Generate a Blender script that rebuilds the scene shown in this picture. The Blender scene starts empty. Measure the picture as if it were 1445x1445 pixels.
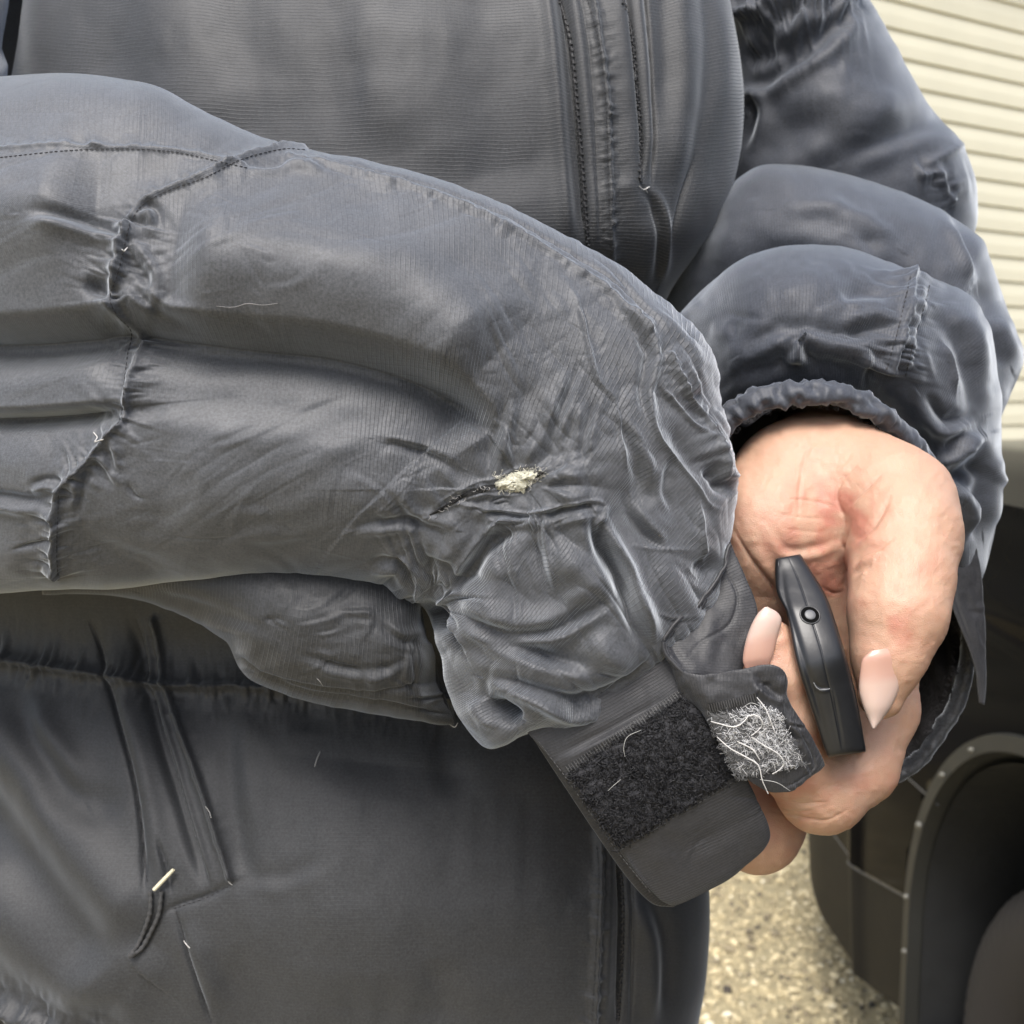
import bpy, math, random
import numpy as np
from mathutils import Vector, Matrix

S = bpy.context.scene
C = S.collection
rad = math.radians
rng = np.random.default_rng(7)
random.seed(7)

# ------------------------------------------------------------------ camera
CAM_H, PITCH, F = 1.2, rad(6.3), 1445.0
cd = bpy.data.cameras.new('camera')
cam = bpy.data.objects.new('camera', cd)
C.objects.link(cam)
cam.location = (0, 0, CAM_H)
cam.rotation_euler = (rad(90) - PITCH, 0, 0)
cd.sensor_width = 36.0
cd.lens = 36.0
cd.clip_start = 0.01
cd.clip_end = 500.0
cd.dof.use_dof = True
cd.dof.focus_distance = 0.40
cd.dof.aperture_fstop = 15.0
S.camera = cam

# ------------------------------------------------------------------ sky, sun, exposure
SUN_EL, SUN_AZ = rad(60), rad(190)          # azimuth measured from +Y clockwise: behind the camera, to the left
w = bpy.data.worlds.new('World')
S.world = w
w.use_nodes = True
wn = w.node_tree
wn.nodes.clear()
sky = wn.nodes.new('ShaderNodeTexSky')
sky.sky_type = 'NISHITA'
sky.sun_disc = False
sky.sun_elevation = SUN_EL
sky.sun_rotation = SUN_AZ
sky.air_density = 1.0
sky.dust_density = 4.0
sky.ozone_density = 1.0
hs = wn.nodes.new('ShaderNodeHueSaturation')
hs.inputs['Saturation'].default_value = 0.85
bg = wn.nodes.new('ShaderNodeBackground')
bg.inputs['Strength'].default_value = 0.11
wo = wn.nodes.new('ShaderNodeOutputWorld')
wn.links.new(sky.outputs[0], hs.inputs['Color'])
wn.links.new(hs.outputs[0], bg.inputs['Color'])
wn.links.new(bg.outputs[0], wo.inputs['Surface'])
sl = bpy.data.lights.new('sun', 'SUN')
sl.energy = 1.5
sl.angle = rad(30)
sl.color = (1.0, 0.985, 0.96)
so = bpy.data.objects.new('sun', sl)
C.objects.link(so)
sdir = Vector((math.sin(SUN_AZ) * math.cos(SUN_EL), math.cos(SUN_AZ) * math.cos(SUN_EL), math.sin(SUN_EL)))
so.rotation_euler = (-sdir).to_track_quat('-Z', 'Y').to_euler()
so.location = (0, 0, 6)
vs = S.view_settings
vs.view_transform = 'Standard'
vs.look = 'None'
vs.gamma = 1.0
vs.exposure = 1.32
vs.use_curve_mapping = False
S.render.engine = 'CYCLES'
S.cycles.use_denoising = True
S.cycles.max_bounces = 8
S.cycles.caustics_reflective = False
S.cycles.caustics_refractive = False

# ------------------------------------------------------------------ points: photo pixel + distance -> world
cP, sP = math.cos(PITCH), math.sin(PITCH)
def W(px, py, d):
    px, py, d = np.asarray(px, float), np.asarray(py, float), np.asarray(d, float)
    x = (px - 722.5) / F * d
    yd = (py - 722.5) / F * d
    return np.stack([x, d * cP - yd * sP, CAM_H - d * sP - yd * cP], -1)
def camspace(px, py, d):
    px, py, d = np.asarray(px, float), np.asarray(py, float), np.asarray(d, float)
    return np.stack([(px - 722.5) / F * d, (py - 722.5) / F * d, d], -1)
def cam2world(v):
    x, yd, d = v[..., 0], v[..., 1], v[..., 2]
    return np.stack([x, d * cP - yd * sP, CAM_H - d * sP - yd * cP], -1)
def world2px(v):
    rel = v - np.array([0, 0, CAM_H])
    d = rel[..., 1] * cP - rel[..., 2] * sP
    yd = -rel[..., 1] * sP - rel[..., 2] * cP
    return 722.5 + rel[..., 0] / d * F, 722.5 + yd / d * F, d

# ------------------------------------------------------------------ object helpers
def link(o, parent=None):
    C.objects.link(o)
    if parent is not None:
        o.parent = parent
    return o
def thing(name, label, cat, loc=(0, 0, 0), group=None):
    o = bpy.data.objects.new(name, None)
    o.empty_display_size = 0.1
    o.location = loc
    o['label'] = label
    o['category'] = cat
    if group:
        o['group'] = group
    return link(o)
def mesh_obj(name, verts, faces, mat=None, parent=None, smooth=True, uv=None, attrs=None, label=None, kind=None):
    """verts in world space; placed under parent with the parent's offset removed"""
    verts = np.asarray(verts, np.float32).reshape(-1, 3)
    off = np.zeros(3, np.float32)
    p = parent
    while p is not None:
        off += np.array(p.location, np.float32)
        p = p.parent
    verts = verts - off
    me = bpy.data.meshes.new(name)
    if isinstance(faces, np.ndarray):
        nf, k = faces.shape
        me.vertices.add(len(verts))
        me.vertices.foreach_set('co', verts.ravel())
        me.loops.add(nf * k)
        me.loops.foreach_set('vertex_index', faces.ravel().astype(np.int32))
        me.polygons.add(nf)
        me.polygons.foreach_set('loop_start', np.arange(0, nf * k, k, dtype=np.int32))
        me.polygons.foreach_set('loop_total', np.full(nf, k, np.int32))
        me.update(calc_edges=True)
    else:
        me.from_pydata([tuple(map(float, v)) for v in verts], [], faces)
        me.update()
    me.polygons.foreach_set('use_smooth', np.full(len(me.polygons), smooth, bool))
    if uv is not None:
        lay = me.uv_layers.new(name='UVMap')
        idx = np.zeros(len(me.loops), np.int32)
        me.loops.foreach_get('vertex_index', idx)
        lay.data.foreach_set('uv', np.asarray(uv, np.float32)[idx].ravel())
    for an, av in (attrs or {}).items():
        a = me.attributes.new(an, 'FLOAT', 'POINT')
        a.data.foreach_set('value', np.asarray(av, np.float32).ravel())
    if mat is not None:
        me.materials.append(mat)
    o = bpy.data.objects.new(name, me)
    if label:
        o['label'] = label
    if kind:
        o['kind'] = kind
    return link(o, parent)

# ------------------------------------------------------------------ maths helpers
def hermite(P, n, closed=False):
    """smooth interpolation of control rows P (k, m) to n samples, chord parameterised"""
    P = np.asarray(P, float)
    if closed:
        P = np.vstack([P[-2:], P, P[:3]])
    k = len(P)
    seg = np.linalg.norm(np.diff(P[:, :2], axis=0), axis=1) + 1e-6
    t = np.concatenate([[0], np.cumsum(seg)])
    m = np.zeros_like(P)
    m[1:-1] = (P[2:] - P[:-2]) / (t[2:] - t[:-2])[:, None]
    m[0] = (P[1] - P[0]) / (t[1] - t[0])
    m[-1] = (P[-1] - P[-2]) / (t[-1] - t[-2])
    if closed:
        u = np.linspace(t[2], t[-3 + 0] , n, endpoint=False) if False else np.linspace(t[2], t[k - 3], n, endpoint=False)
    else:
        u = np.linspace(0, t[-1], n)
    i = np.clip(np.searchsorted(t, u, side='right') - 1, 0, k - 2)
    h = (t[i + 1] - t[i])[:, None]
    s = ((u - t[i])[:, None]) / h
    return ((2 * s**3 - 3 * s**2 + 1) * P[i] + (s**3 - 2 * s**2 + s) * h * m[i]
            + (-2 * s**3 + 3 * s**2) * P[i + 1] + (s**3 - s**2) * h * m[i + 1])

_lat = rng.standard_normal((256, 256))
def vnoise(x, y, seed=0):
    x = np.asarray(x, float) + seed * 17.31
    y = np.asarray(y, float) + seed * 7.77
    xi, yi = np.floor(x).astype(int), np.floor(y).astype(int)
    fx, fy = x - xi, y - yi
    fx = fx * fx * fx * (fx * (fx * 6 - 15) + 10)
    fy = fy * fy * fy * (fy * (fy * 6 - 15) + 10)
    a = _lat[xi & 255, yi & 255]; b = _lat[(xi + 1) & 255, yi & 255]
    c = _lat[xi & 255, (yi + 1) & 255]; d = _lat[(xi + 1) & 255, (yi + 1) & 255]
    return (a * (1 - fx) + b * fx) * (1 - fy) + (c * (1 - fx) + d * fx) * fy
def fbm(x, y, o=3, seed=0):
    r = 0
    for i in range(o):
        r = r + vnoise(x * 2**i, y * 2**i, seed + i * 3) / 2**i
    return r
def sstep(a, b, x):
    t = np.clip((x - a) / (b - a), 0, 1)
    return t * t * (3 - 2 * t)

def billow(x, y, seed=0, o=2):
    """noise with crisp valleys, as in creased cloth"""
    wx, wy = vnoise(x * .7, y * .7, seed + 40) * .5, vnoise(x * .7, y * .7, seed + 41) * .5
    r = 0
    for i in range(o):
        r = r + np.abs(vnoise((x + wx) * 2**i, (y + wy) * 2**i, seed + i)) / 2**i
    return r - .7
def poly_dist(X, Y, pts):
    """signed distance to a polyline, arc length of the nearest point, total length"""
    P = np.asarray(pts, float)
    if len(P) > 2:
        P = hermite(P, 4 * len(P))
    best = np.full(X.shape, 1e18); sg = np.zeros(X.shape); arc = np.zeros(X.shape)
    s0 = 0.0
    for a, b in zip(P[:-1], P[1:]):
        e = b[:2] - a[:2]
        L = math.hypot(*e) + 1e-9
        dx, dy = X - a[0], Y - a[1]
        t = np.clip((dx * e[0] + dy * e[1]) / L**2, 0, 1)
        qx, qy = dx - t * e[0], dy - t * e[1]
        d2 = qx * qx + qy * qy
        m = d2 < best
        best = np.where(m, d2, best)
        sg = np.where(m, np.where(e[0] * dy - e[1] * dx > 0, 1.0, -1.0), sg)
        arc = np.where(m, s0 + t * L, arc)
        s0 += L
    return np.sqrt(best) * sg, arc, s0

def field(X, Y, strokes):
    """fold relief in millimetres at photo-pixel positions.
    strokes: (kind, amp, width, points[, extra]); g soft fold, s crisp crease, f overlapping fold (odd), p puckered seam"""
    H = np.zeros(X.shape)
    xf, yf = X.ravel(), Y.ravel()
    Hf = H.ravel()
    for st in strokes:
        kind, amp, wd, pts = st[:4]
        A = np.asarray(pts, float)
        reach = wd * 3.6 if kind in 'gf' else st[4] * 4.5 if kind == 'd' else wd * 6
        if kind == 'p':
            reach = max(wd * 4, st[4] * 4)
        m = ((xf > A[:, 0].min() - reach) & (xf < A[:, 0].max() + reach)
             & (yf > A[:, 1].min() - reach) & (yf < A[:, 1].max() + reach))
        idx = np.nonzero(m)[0]
        if not len(idx):
            continue
        t, s, L = poly_dist(xf[idx], yf[idx], pts)
        tp = min(L * 0.35, 60)
        if kind == 'p':
            tp = 6
        env = sstep(-0.25 * tp, tp, s) * sstep(-0.25 * tp, tp, L - s)
        if kind == 'g':
            h = np.exp(-(t / wd)**2)
        elif kind == 'd':                         # overhang: the cloth drops back below the line and returns slowly
            h = -sstep(-wd, wd, t) * np.exp(-np.maximum(t, 0) / st[4])
        elif kind == 's':
            h = np.exp(-np.abs(t) / wd) * 0.6 + 0.4 * np.exp(-(t / (wd * 0.6))**2)
        elif kind == 'f':
            h = t / wd * np.exp(-(t / wd)**2) * 1.6
        else:
            Lg, gat, lam = st[4], st[5], st[6]
            sd = int(abs(A[0, 0]) + abs(A[0, 1])) % 97
            side = np.where(t > 0, 0.0, 40.0)
            nz = 1.5 * np.abs(vnoise(s / lam + 0.02 * np.abs(t), side + np.abs(t) / (Lg * 2.5), sd)) - .7
            nz += 0.8 * np.abs(vnoise(s / lam * 2.1, side + np.abs(t) / Lg, sd + 5)) - .3
            h = -0.8 * np.exp(-(t / wd)**2) - 0.8 * np.exp(-np.abs(t) / (Lg * 1.2))
            Hf[idx] += gat * nz * np.exp(-np.abs(t) / Lg) * (1 - 0.7 * np.exp(-(t / (wd * 0.7))**2)) * env
        Hf[idx] += amp * h * env
    return Hf.reshape(X.shape)

def rand_creases(n, region, amp, wd, length, ang, spread, seed, curve=0.25):
    r = np.random.default_rng(seed)
    A = np.asarray(region, float)
    out = []
    while len(out) < n:
        x = r.uniform(A[:, 0].min(), A[:, 0].max()); y = r.uniform(A[:, 1].min(), A[:, 1].max())
        ins = False
        for (x1, y1), (x2, y2) in zip(A, np.roll(A, -1, 0)):
            if (y1 > y) != (y2 > y) and x < (x2 - x1) * (y - y1) / (y2 - y1) + x1:
                ins = not ins
        if not ins:
            continue
        a = ang(x, y) if callable(ang) else ang
        a += r.normal(0, spread)
        L = length * r.uniform(0.5, 1.6)
        k = r.normal(0, curve)
        pts = [(x, y)]
        for _ in range(3):
            x += math.cos(a) * L / 3; y += math.sin(a) * L / 3; a += k
            pts.append((x, y))
        out.append((r.choice(['g', 's', 'f', 'f']), amp * r.uniform(-1.2, 1.0), wd * r.uniform(0.6, 1.5), pts))
    return out

def grid_faces(nu, nv, close_v=True):
    i = np.arange(nu - 1)[:, None]
    j = np.arange(nv if close_v else nv - 1)[None, :]
    a = i * nv + j
    b = i * nv + (j + 1) % nv
    return np.stack([a, b, b + nv, a + nv], -1).reshape(-1, 4)

def vert_normals(P, closed_v=True):
    du = np.gradient(P, axis=0)
    if closed_v:
        dv = (np.roll(P, -1, 1) - np.roll(P, 1, 1)) / 2
    else:
        dv = np.gradient(P, axis=1)
    n = np.cross(du, dv)
    return n / (np.linalg.norm(n, axis=-1, keepdims=True) + 1e-12)

class Surf:
    pass
def tube(name, rows, mat, parent, nu=200, nf=160, nb=24, strokes=(), p=0.85, noise=None, kind=None, label=None,
         cap=True, wear=None, uvs=1.0, rib=1.0):
    """closed cloth volume: each row = (Lx,Ly,dL, Rx,Ry,dR, depth radius, bulge x, bulge y)"""
    R = hermite(np.array(rows, float), nu)
    th = np.concatenate([np.linspace(0, math.pi, nf, endpoint=False) , math.pi + np.linspace(0, math.pi, nb, endpoint=False)])
    # spread the front samples more evenly across the width
    tf = np.linspace(0, 1, nf, endpoint=False)
    th[:nf] = math.pi * tf * 0.45 + 0.55 * np.arccos(1 - 2 * tf)
    c, s = np.cos(th)[None, :], np.sin(th)[None, :]
    fr = np.maximum(s, 0)
    col = lambda k: R[:, k][:, None]
    k = (1 - c) / 2
    px = col(0) * (1 - k) + col(3) * k + col(7) * fr
    py = col(1) * (1 - k) + col(4) * k + col(8) * fr
    d = col(2) * (1 - k) + col(5) * k - col(6) * np.sign(s) * np.abs(s)**p
    P = W(px, py, d)
    if P.shape[0] > 2:
        N = vert_normals(P)
        toward = np.array([0, 0, CAM_H]) - P
        mid = N[:, nf // 2]
        if np.sum(np.sum(mid * toward[:, nf // 2], -1)) < 0:
            N = -N
            flip = True
        else:
            flip = False
    mask = sstep(-0.15, 0.12, s) * np.ones_like(px)
    H = np.zeros(px.shape)
    if strokes:
        H += field(px, py, strokes)
    if noise is not None:
        H += noise(px, py)
    H = H * mask
    P = P + N * (H * 0.001)[..., None]
    nv = P.shape[1]
    ua = np.concatenate([[0], np.cumsum(np.linalg.norm(np.diff(P[:, nf // 2], axis=0), axis=1))])
    r0 = P.shape[0] // 2
    va = np.concatenate([[0], np.cumsum(np.linalg.norm(np.diff(P[r0], axis=0), axis=1))])
    uv = np.stack(np.broadcast_arrays(ua[:, None] * uvs, va[None, :] * uvs), -1).reshape(-1, 2)
    V = P.reshape(-1, 3)
    Fc = grid_faces(P.shape[0], nv)
    if flip:
        Fc = Fc[:, ::-1]
    if cap:
        ends = []
        for row in (0, P.shape[0] - 1):
            ci = len(V) + len(ends)
            ends.append(P[row].mean(0))
            j = np.arange(nv)
            a = row * nv + j; b = row * nv + (j + 1) % nv
            tri = np.stack([a, b, np.full(nv, ci), np.full(nv, ci)], -1)
            q = tri if (row == 0) == flip else tri[:, [1, 0, 2, 3]]
            if row == 0:
                capq = [q]
            else:
                capq.append(q)
        V = np.vstack([V, np.array(ends)])
        uv = np.vstack([uv, uv[[0, -1]]])
    attrs = {'relief': np.concatenate([H.ravel(), np.zeros(len(V) - H.size)])}
    rv = rib(px, py) if callable(rib) else np.full(px.shape, rib)
    attrs['rib'] = np.concatenate([rv.ravel(), np.full(len(V) - H.size, .3)])
    if wear is not None:
        attrs['wear'] = np.concatenate([wear(px, py).ravel() * mask.ravel(), np.zeros(len(V) - H.size)])
    if cap:
        faces = [tuple(f) for f in ()]
        o = mesh_obj(name, V, np.vstack([Fc]), mat, parent, True, uv, attrs, label, kind)
        # caps as triangle fans
        import bmesh
        bm = bmesh.new(); bm.from_mesh(o.data); bm.verts.ensure_lookup_table()
        for q in capq:
            for a, b, cc, _ in q:
                try:
                    bm.faces.new((bm.verts[int(a)], bm.verts[int(b)], bm.verts[int(cc)]))
                except ValueError:
                    pass
        bm.to_mesh(o.data); bm.free()
    else:
        o = mesh_obj(name, V, Fc, mat, parent, True, uv, attrs, label, kind)
    sf = Surf()
    fr_sel = np.broadcast_to(s > 0.02, px.shape)
    sf.V = P[fr_sel]; sf.N = N[fr_sel]
    sf.px, sf.py, sf.d = world2px(sf.V)
    sf.o = o
    return sf

def on(sf, px, py, lift=0.0):
    """point on the front of a surface under a photo pixel"""
    out = []
    for x, y in zip(np.atleast_1d(px), np.atleast_1d(py)):
        q = (sf.px - x)**2 + (sf.py - y)**2
        k = np.argpartition(q, 4)[:4]
        d = np.average(sf.d[k], weights=1 / (q[k] + 0.5))
        out.append(W(x, y, d - lift))
    return np.array(out)

def pipe_arrays(path, r, sides=8, closed=False):
    """tube along a world-space path; r scalar or array"""
    P = np.asarray(path, float)
    n = len(P)
    r = np.broadcast_to(r, (n,))
    if closed:
        T = np.roll(P, -1, 0) - np.roll(P, 1, 0)
    else:
        T = np.gradient(P, axis=0)
    T /= np.linalg.norm(T, axis=1, keepdims=True) + 1e-12
    up = np.array([0.13, 0.31, 0.94])
    A = np.cross(T, up); A /= np.linalg.norm(A, axis=1, keepdims=True) + 1e-9
    B = np.cross(T, A)
    a = np.linspace(0, 2 * math.pi, sides, endpoint=False)
    V = P[:, None] + (A[:, None] * np.cos(a)[None, :, None] + B[:, None] * np.sin(a)[None, :, None]) * r[:, None, None]
    Fc = grid_faces(n, sides)
    if closed:
        j = np.arange(sides)
        Fc = np.vstack([Fc, np.stack([(n - 1) * sides + j, (n - 1) * sides + (j + 1) % sides, (j + 1) % sides, j], -1)])
    return V.reshape(-1, 3), Fc
class Pile:
    """collects shapes that end up in one mesh"""
    def __init__(s): s.v, s.f, s.n = [], [], 0
    def add(s, V, Fc):
        s.v.append(V); s.f.append(Fc + s.n); s.n += len(V)
    def build(s, name, mat, parent=None, **k):
        return mesh_obj(name, np.vstack(s.v), np.vstack(s.f), mat, parent, **k)
def box_arrays(c, size, R=None):
    v = np.array([[x, y, z] for x in (-.5, .5) for y in (-.5, .5) for z in (-.5, .5)]) * np.array(size)
    if R is not None:
        v = v @ np.array(R).T
    f = np.array([[0, 1, 3, 2], [4, 6, 7, 5], [0, 4, 5, 1], [2, 3, 7, 6], [0, 2, 6, 4], [1, 5, 7, 3]])
    return v + np.array(c), f

# ------------------------------------------------------------------ materials
def mat_new(name):
    m = bpy.data.materials.new(name)
    m.use_nodes = True
    nt = m.node_tree
    return m, nt, nt.nodes['Principled BSDF']
def nd(nt, t, **kw):
    n = nt.nodes.new(t)
    for k, v in kw.items():
        if k in n.inputs:
            n.inputs[k].default_value = v
        else:
            setattr(n, k, v)
    return n
def mth(nt, op, a, b=None, c=None):
    n = nt.nodes.new('ShaderNodeMath'); n.operation = op
    for i, v in enumerate((a, b, c)):
        if v is None:
            continue
        if isinstance(v, (int, float)):
            n.inputs[i].default_value = v
        else:
            nt.links.new(v, n.inputs[i])
    return n.outputs[0]
def ramp(nt, fac, stops):
    n = nt.nodes.new('ShaderNodeValToRGB')
    e = n.color_ramp.elements
    while len(e) < len(stops):
        e.new(0.5)
    for el, (pos, colr) in zip(e, stops):
        el.position = pos
        el.color = (*colr, 1) if len(colr) == 3 else colr
    nt.links.new(fac, n.inputs[0])
    return n.outputs[0]

def cloth(name, base, line=0.0015, line_bump=0.25, line_col=0.25, rough=0.5, sheen=0.25, crumple=0.3, twill=0.15,
          cscale=1.0, dust=0.25):
    m, nt, b = mat_new(name)
    L = nt.links
    uv = nd(nt, 'ShaderNodeUVMap')
    sep = nd(nt, 'ShaderNodeSeparateXYZ')
    L.new(uv.outputs[0], sep.inputs[0])
    tc = nd(nt, 'ShaderNodeTexCoord')
    # a little waviness in the woven rib lines
    wob = nd(nt, 'ShaderNodeTexNoise', Scale=60.0, Detail=2.0)
    L.new(uv.outputs[0], wob.inputs['Vector'])
    u = mth(nt, 'ADD', sep.outputs[0], mth(nt, 'MULTIPLY', wob.outputs[0], line * 0.9))
    fr = mth(nt, 'FRACT', mth(nt, 'DIVIDE', u, line))
    tri = mth(nt, 'ABSOLUTE', mth(nt, 'SUBTRACT', fr, 0.5))
    rib = nd(nt, 'ShaderNodeMapRange', interpolation_type='SMOOTHSTEP')
    rib.inputs['From Min'].default_value = 0.5; rib.inputs['From Max'].default_value = 0.34
    L.new(tri, rib.inputs['Value'])
    patch = nd(nt, 'ShaderNodeTexNoise', Scale=16.0, Detail=3.0)
    L.new(uv.outputs[0], patch.inputs['Vector'])
    pm = nd(nt, 'ShaderNodeMapRange')
    pm.inputs['From Min'].default_value = 0.38; pm.inputs['From Max'].default_value = 0.6
    L.new(patch.outputs[0], pm.inputs['Value'])
    # ribm is 1 on the plain weave, falling to 0 in a rib line where the lines show
    ra = nd(nt, 'ShaderNodeAttribute', attribute_name='rib')
    vis = mth(nt, 'MULTIPLY', mth(nt, 'ADD', mth(nt, 'MULTIPLY', pm.outputs[0], 0.7), 0.3), ra.outputs['Fac'])
    fr2 = mth(nt, 'FRACT', mth(nt, 'DIVIDE', mth(nt, 'ADD', sep.outputs[1], mth(nt, 'MULTIPLY', wob.outputs[0], line * 0.9)), line * 1.35))
    rib2 = nd(nt, 'ShaderNodeMapRange', interpolation_type='SMOOTHSTEP')
    rib2.inputs['From Min'].default_value = 0.5; rib2.inputs['From Max'].default_value = 0.40
    L.new(mth(nt, 'ABSOLUTE', mth(nt, 'SUBTRACT', fr2, 0.5)), rib2.inputs['Value'])
    ribx = mth(nt, 'SUBTRACT', 1.0, mth(nt, 'MULTIPLY', mth(nt, 'SUBTRACT', 1.0, rib2.outputs[0]), 0.35))
    ribm = mth(nt, 'SUBTRACT', 1.0, mth(nt, 'MULTIPLY', mth(nt, 'SUBTRACT', 1.0, mth(nt, 'MULTIPLY', rib.outputs[0], ribx)), vis))
    # fine twill diagonal
    tw = mth(nt, 'FRACT', mth(nt, 'DIVIDE', mth(nt, 'ADD', sep.outputs[0], sep.outputs[1]), 0.00075))
    tw = mth(nt, 'ABSOLUTE', mth(nt, 'SUBTRACT', tw, 0.5))
    # crumple
    cr = nd(nt, 'ShaderNodeTexNoise', Scale=55.0 * cscale, Detail=5.0, Roughness=0.55, Distortion=0.6)
    L.new(tc.outputs['Object'], cr.inputs['Vector'])
    vo = nd(nt, 'ShaderNodeTexVoronoi', Scale=38.0 * cscale, feature='DISTANCE_TO_EDGE')
    dn = nd(nt, 'ShaderNodeTexNoise', Scale=25.0, Detail=2.0)
    L.new(tc.outputs['Object'], dn.inputs['Vector'])
    mixv = nd(nt, 'ShaderNodeVectorMath', operation='MULTIPLY_ADD')
    L.new(dn.outputs['Color'], mixv.inputs[0]); mixv.inputs[1].default_value = (0.05, 0.05, 0.05)
    L.new(tc.outputs['Object'], mixv.inputs[2])
    L.new(mixv.outputs[0], vo.inputs['Vector'])
    vm = nd(nt, 'ShaderNodeMapRange', interpolation_type='SMOOTHSTEP')
    vm.inputs['From Max'].default_value = 0.25
    L.new(vo.outputs['Distance'], vm.inputs['Value'])
    h = mth(nt, 'MULTIPLY', ribm, line_bump * 0.0004)
    h = mth(nt, 'ADD', h, mth(nt, 'MULTIPLY', tw, twill * 0.0003))
    h = mth(nt, 'ADD', h, mth(nt, 'MULTIPLY', cr.outputs[0], crumple * 0.004))
    h = mth(nt, 'ADD', h, mth(nt, 'MULTIPLY', vm.outputs[0], crumple * 0.0008))
    bp = nd(nt, 'ShaderNodeBump', Strength=1.0, Distance=1.0)
    L.new(h, bp.inputs['Height'])
    L.new(bp.outputs[0], b.inputs['Normal'])
    # colour: worn dye, ribs a shade apart, dusty fading
    big = nd(nt, 'ShaderNodeTexNoise', Scale=9.0, Detail=6.0, Roughness=0.65)
    L.new(tc.outputs['Object'], big.inputs['Vector'])
    spk = nd(nt, 'ShaderNodeTexNoise', Scale=950.0, Detail=3.0, Roughness=.7)
    L.new(tc.outputs['Object'], spk.inputs['Vector'])
    at = nd(nt, 'ShaderNodeAttribute', attribute_name='wear')
    v = mth(nt, 'ADD', 1.0 - dust * 0.5, mth(nt, 'MULTIPLY', big.outputs[0], dust))
    v = mth(nt, 'MULTIPLY', v, mth(nt, 'ADD', 1.0 - line_col, mth(nt, 'MULTIPLY', ribm, line_col)))
    v = mth(nt, 'MULTIPLY', v, mth(nt, 'ADD', 0.0, mth(nt, 'MULTIPLY', spk.outputs[0], 2.0)))
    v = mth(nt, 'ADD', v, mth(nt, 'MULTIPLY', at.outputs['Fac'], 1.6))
    colr = nd(nt, 'ShaderNodeVectorMath', operation='SCALE')
    colr.inputs[0].default_value = base
    L.new(v, colr.inputs['Scale'])
    L.new(colr.outputs[0], b.inputs['Base Color'])
    rr = mth(nt, 'ADD', rough - 0.08, mth(nt, 'MULTIPLY', cr.outputs[0], 0.16))
    L.new(rr, b.inputs['Roughness'])
    b.inputs['Sheen Weight'].default_value = sheen
    b.inputs['Sheen Roughness'].default_value = 0.4
    b.inputs['Sheen Tint'].default_value = (.86, .92, 1.0, 1)
    b.inputs['Specular IOR Level'].default_value = 0.45
    return m

def plain(name, colr, rough=0.6, metal=0.0, noise=0.2, nscale=40.0, bump=0.0, coat=0.0, spec=0.5):
    m, nt, b = mat_new(name)
    L = nt.links
    tc = nd(nt, 'ShaderNodeTexCoord')
    n = nd(nt, 'ShaderNodeTexNoise', Scale=nscale, Detail=5.0, Roughness=0.6)
    L.new(tc.outputs['Object'], n.inputs['Vector'])
    v = mth(nt, 'ADD', 1 - noise / 2, mth(nt, 'MULTIPLY', n.outputs[0], noise))
    s = nd(nt, 'ShaderNodeVectorMath', operation='SCALE')
    s.inputs[0].default_value = colr
    L.new(v, s.inputs['Scale'])
    L.new(s.outputs[0], b.inputs['Base Color'])
    L.new(mth(nt, 'ADD', rough - 0.05, mth(nt, 'MULTIPLY', n.outputs[0], 0.1)), b.inputs['Roughness'])
    b.inputs['Metallic'].default_value = metal
    b.inputs['Coat Weight'].default_value = coat
    b.inputs['Coat Roughness'].default_value = 0.08
    b.inputs['Specular IOR Level'].default_value = spec
    if bump:
        bp = nd(nt, 'ShaderNodeBump', Strength=1.0, Distance=bump)
        L.new(n.outputs[0], bp.inputs['Height'])
        L.new(bp.outputs[0], b.inputs['Normal'])
    return m

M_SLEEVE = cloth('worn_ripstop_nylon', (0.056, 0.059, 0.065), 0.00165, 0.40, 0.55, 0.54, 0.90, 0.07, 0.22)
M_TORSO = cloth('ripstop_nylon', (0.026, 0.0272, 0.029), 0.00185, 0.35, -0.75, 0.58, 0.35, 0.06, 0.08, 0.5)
M_FAR = cloth('smooth_nylon', (0.032, 0.036, 0.046), 0.0014, 0.25, 0.15, 0.58, 0.75, 0.06, 0.12, 0.5)
M_BAND = cloth('cuff_webbing', (0.020, 0.020, 0.022), 0.00115, 0.30, 0.35, 0.5, 0.20, 0.10, 0.15)
M_LINING = plain('dark_fleece', (0.012, 0.011, 0.013), 0.9, noise=0.9, nscale=400, bump=0.002)
M_THREAD = plain('dark_thread', (0.022, 0.021, 0.023), 0.8)
M_WHITE = plain('white_thread', (0.55, 0.54, 0.52), 0.8)
M_ZIP = plain('zip_tape', (0.012, 0.012, 0.013), 0.55, noise=0.5, nscale=300, bump=0.0006)

# ------------------------------------------------------------------ ground level, person root
GZ = -0.12
person = thing('person', 'person in a faded black puffer jacket with a torn sleeve, holding out one hand', 'person', (0.0, 0.55, GZ))

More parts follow.
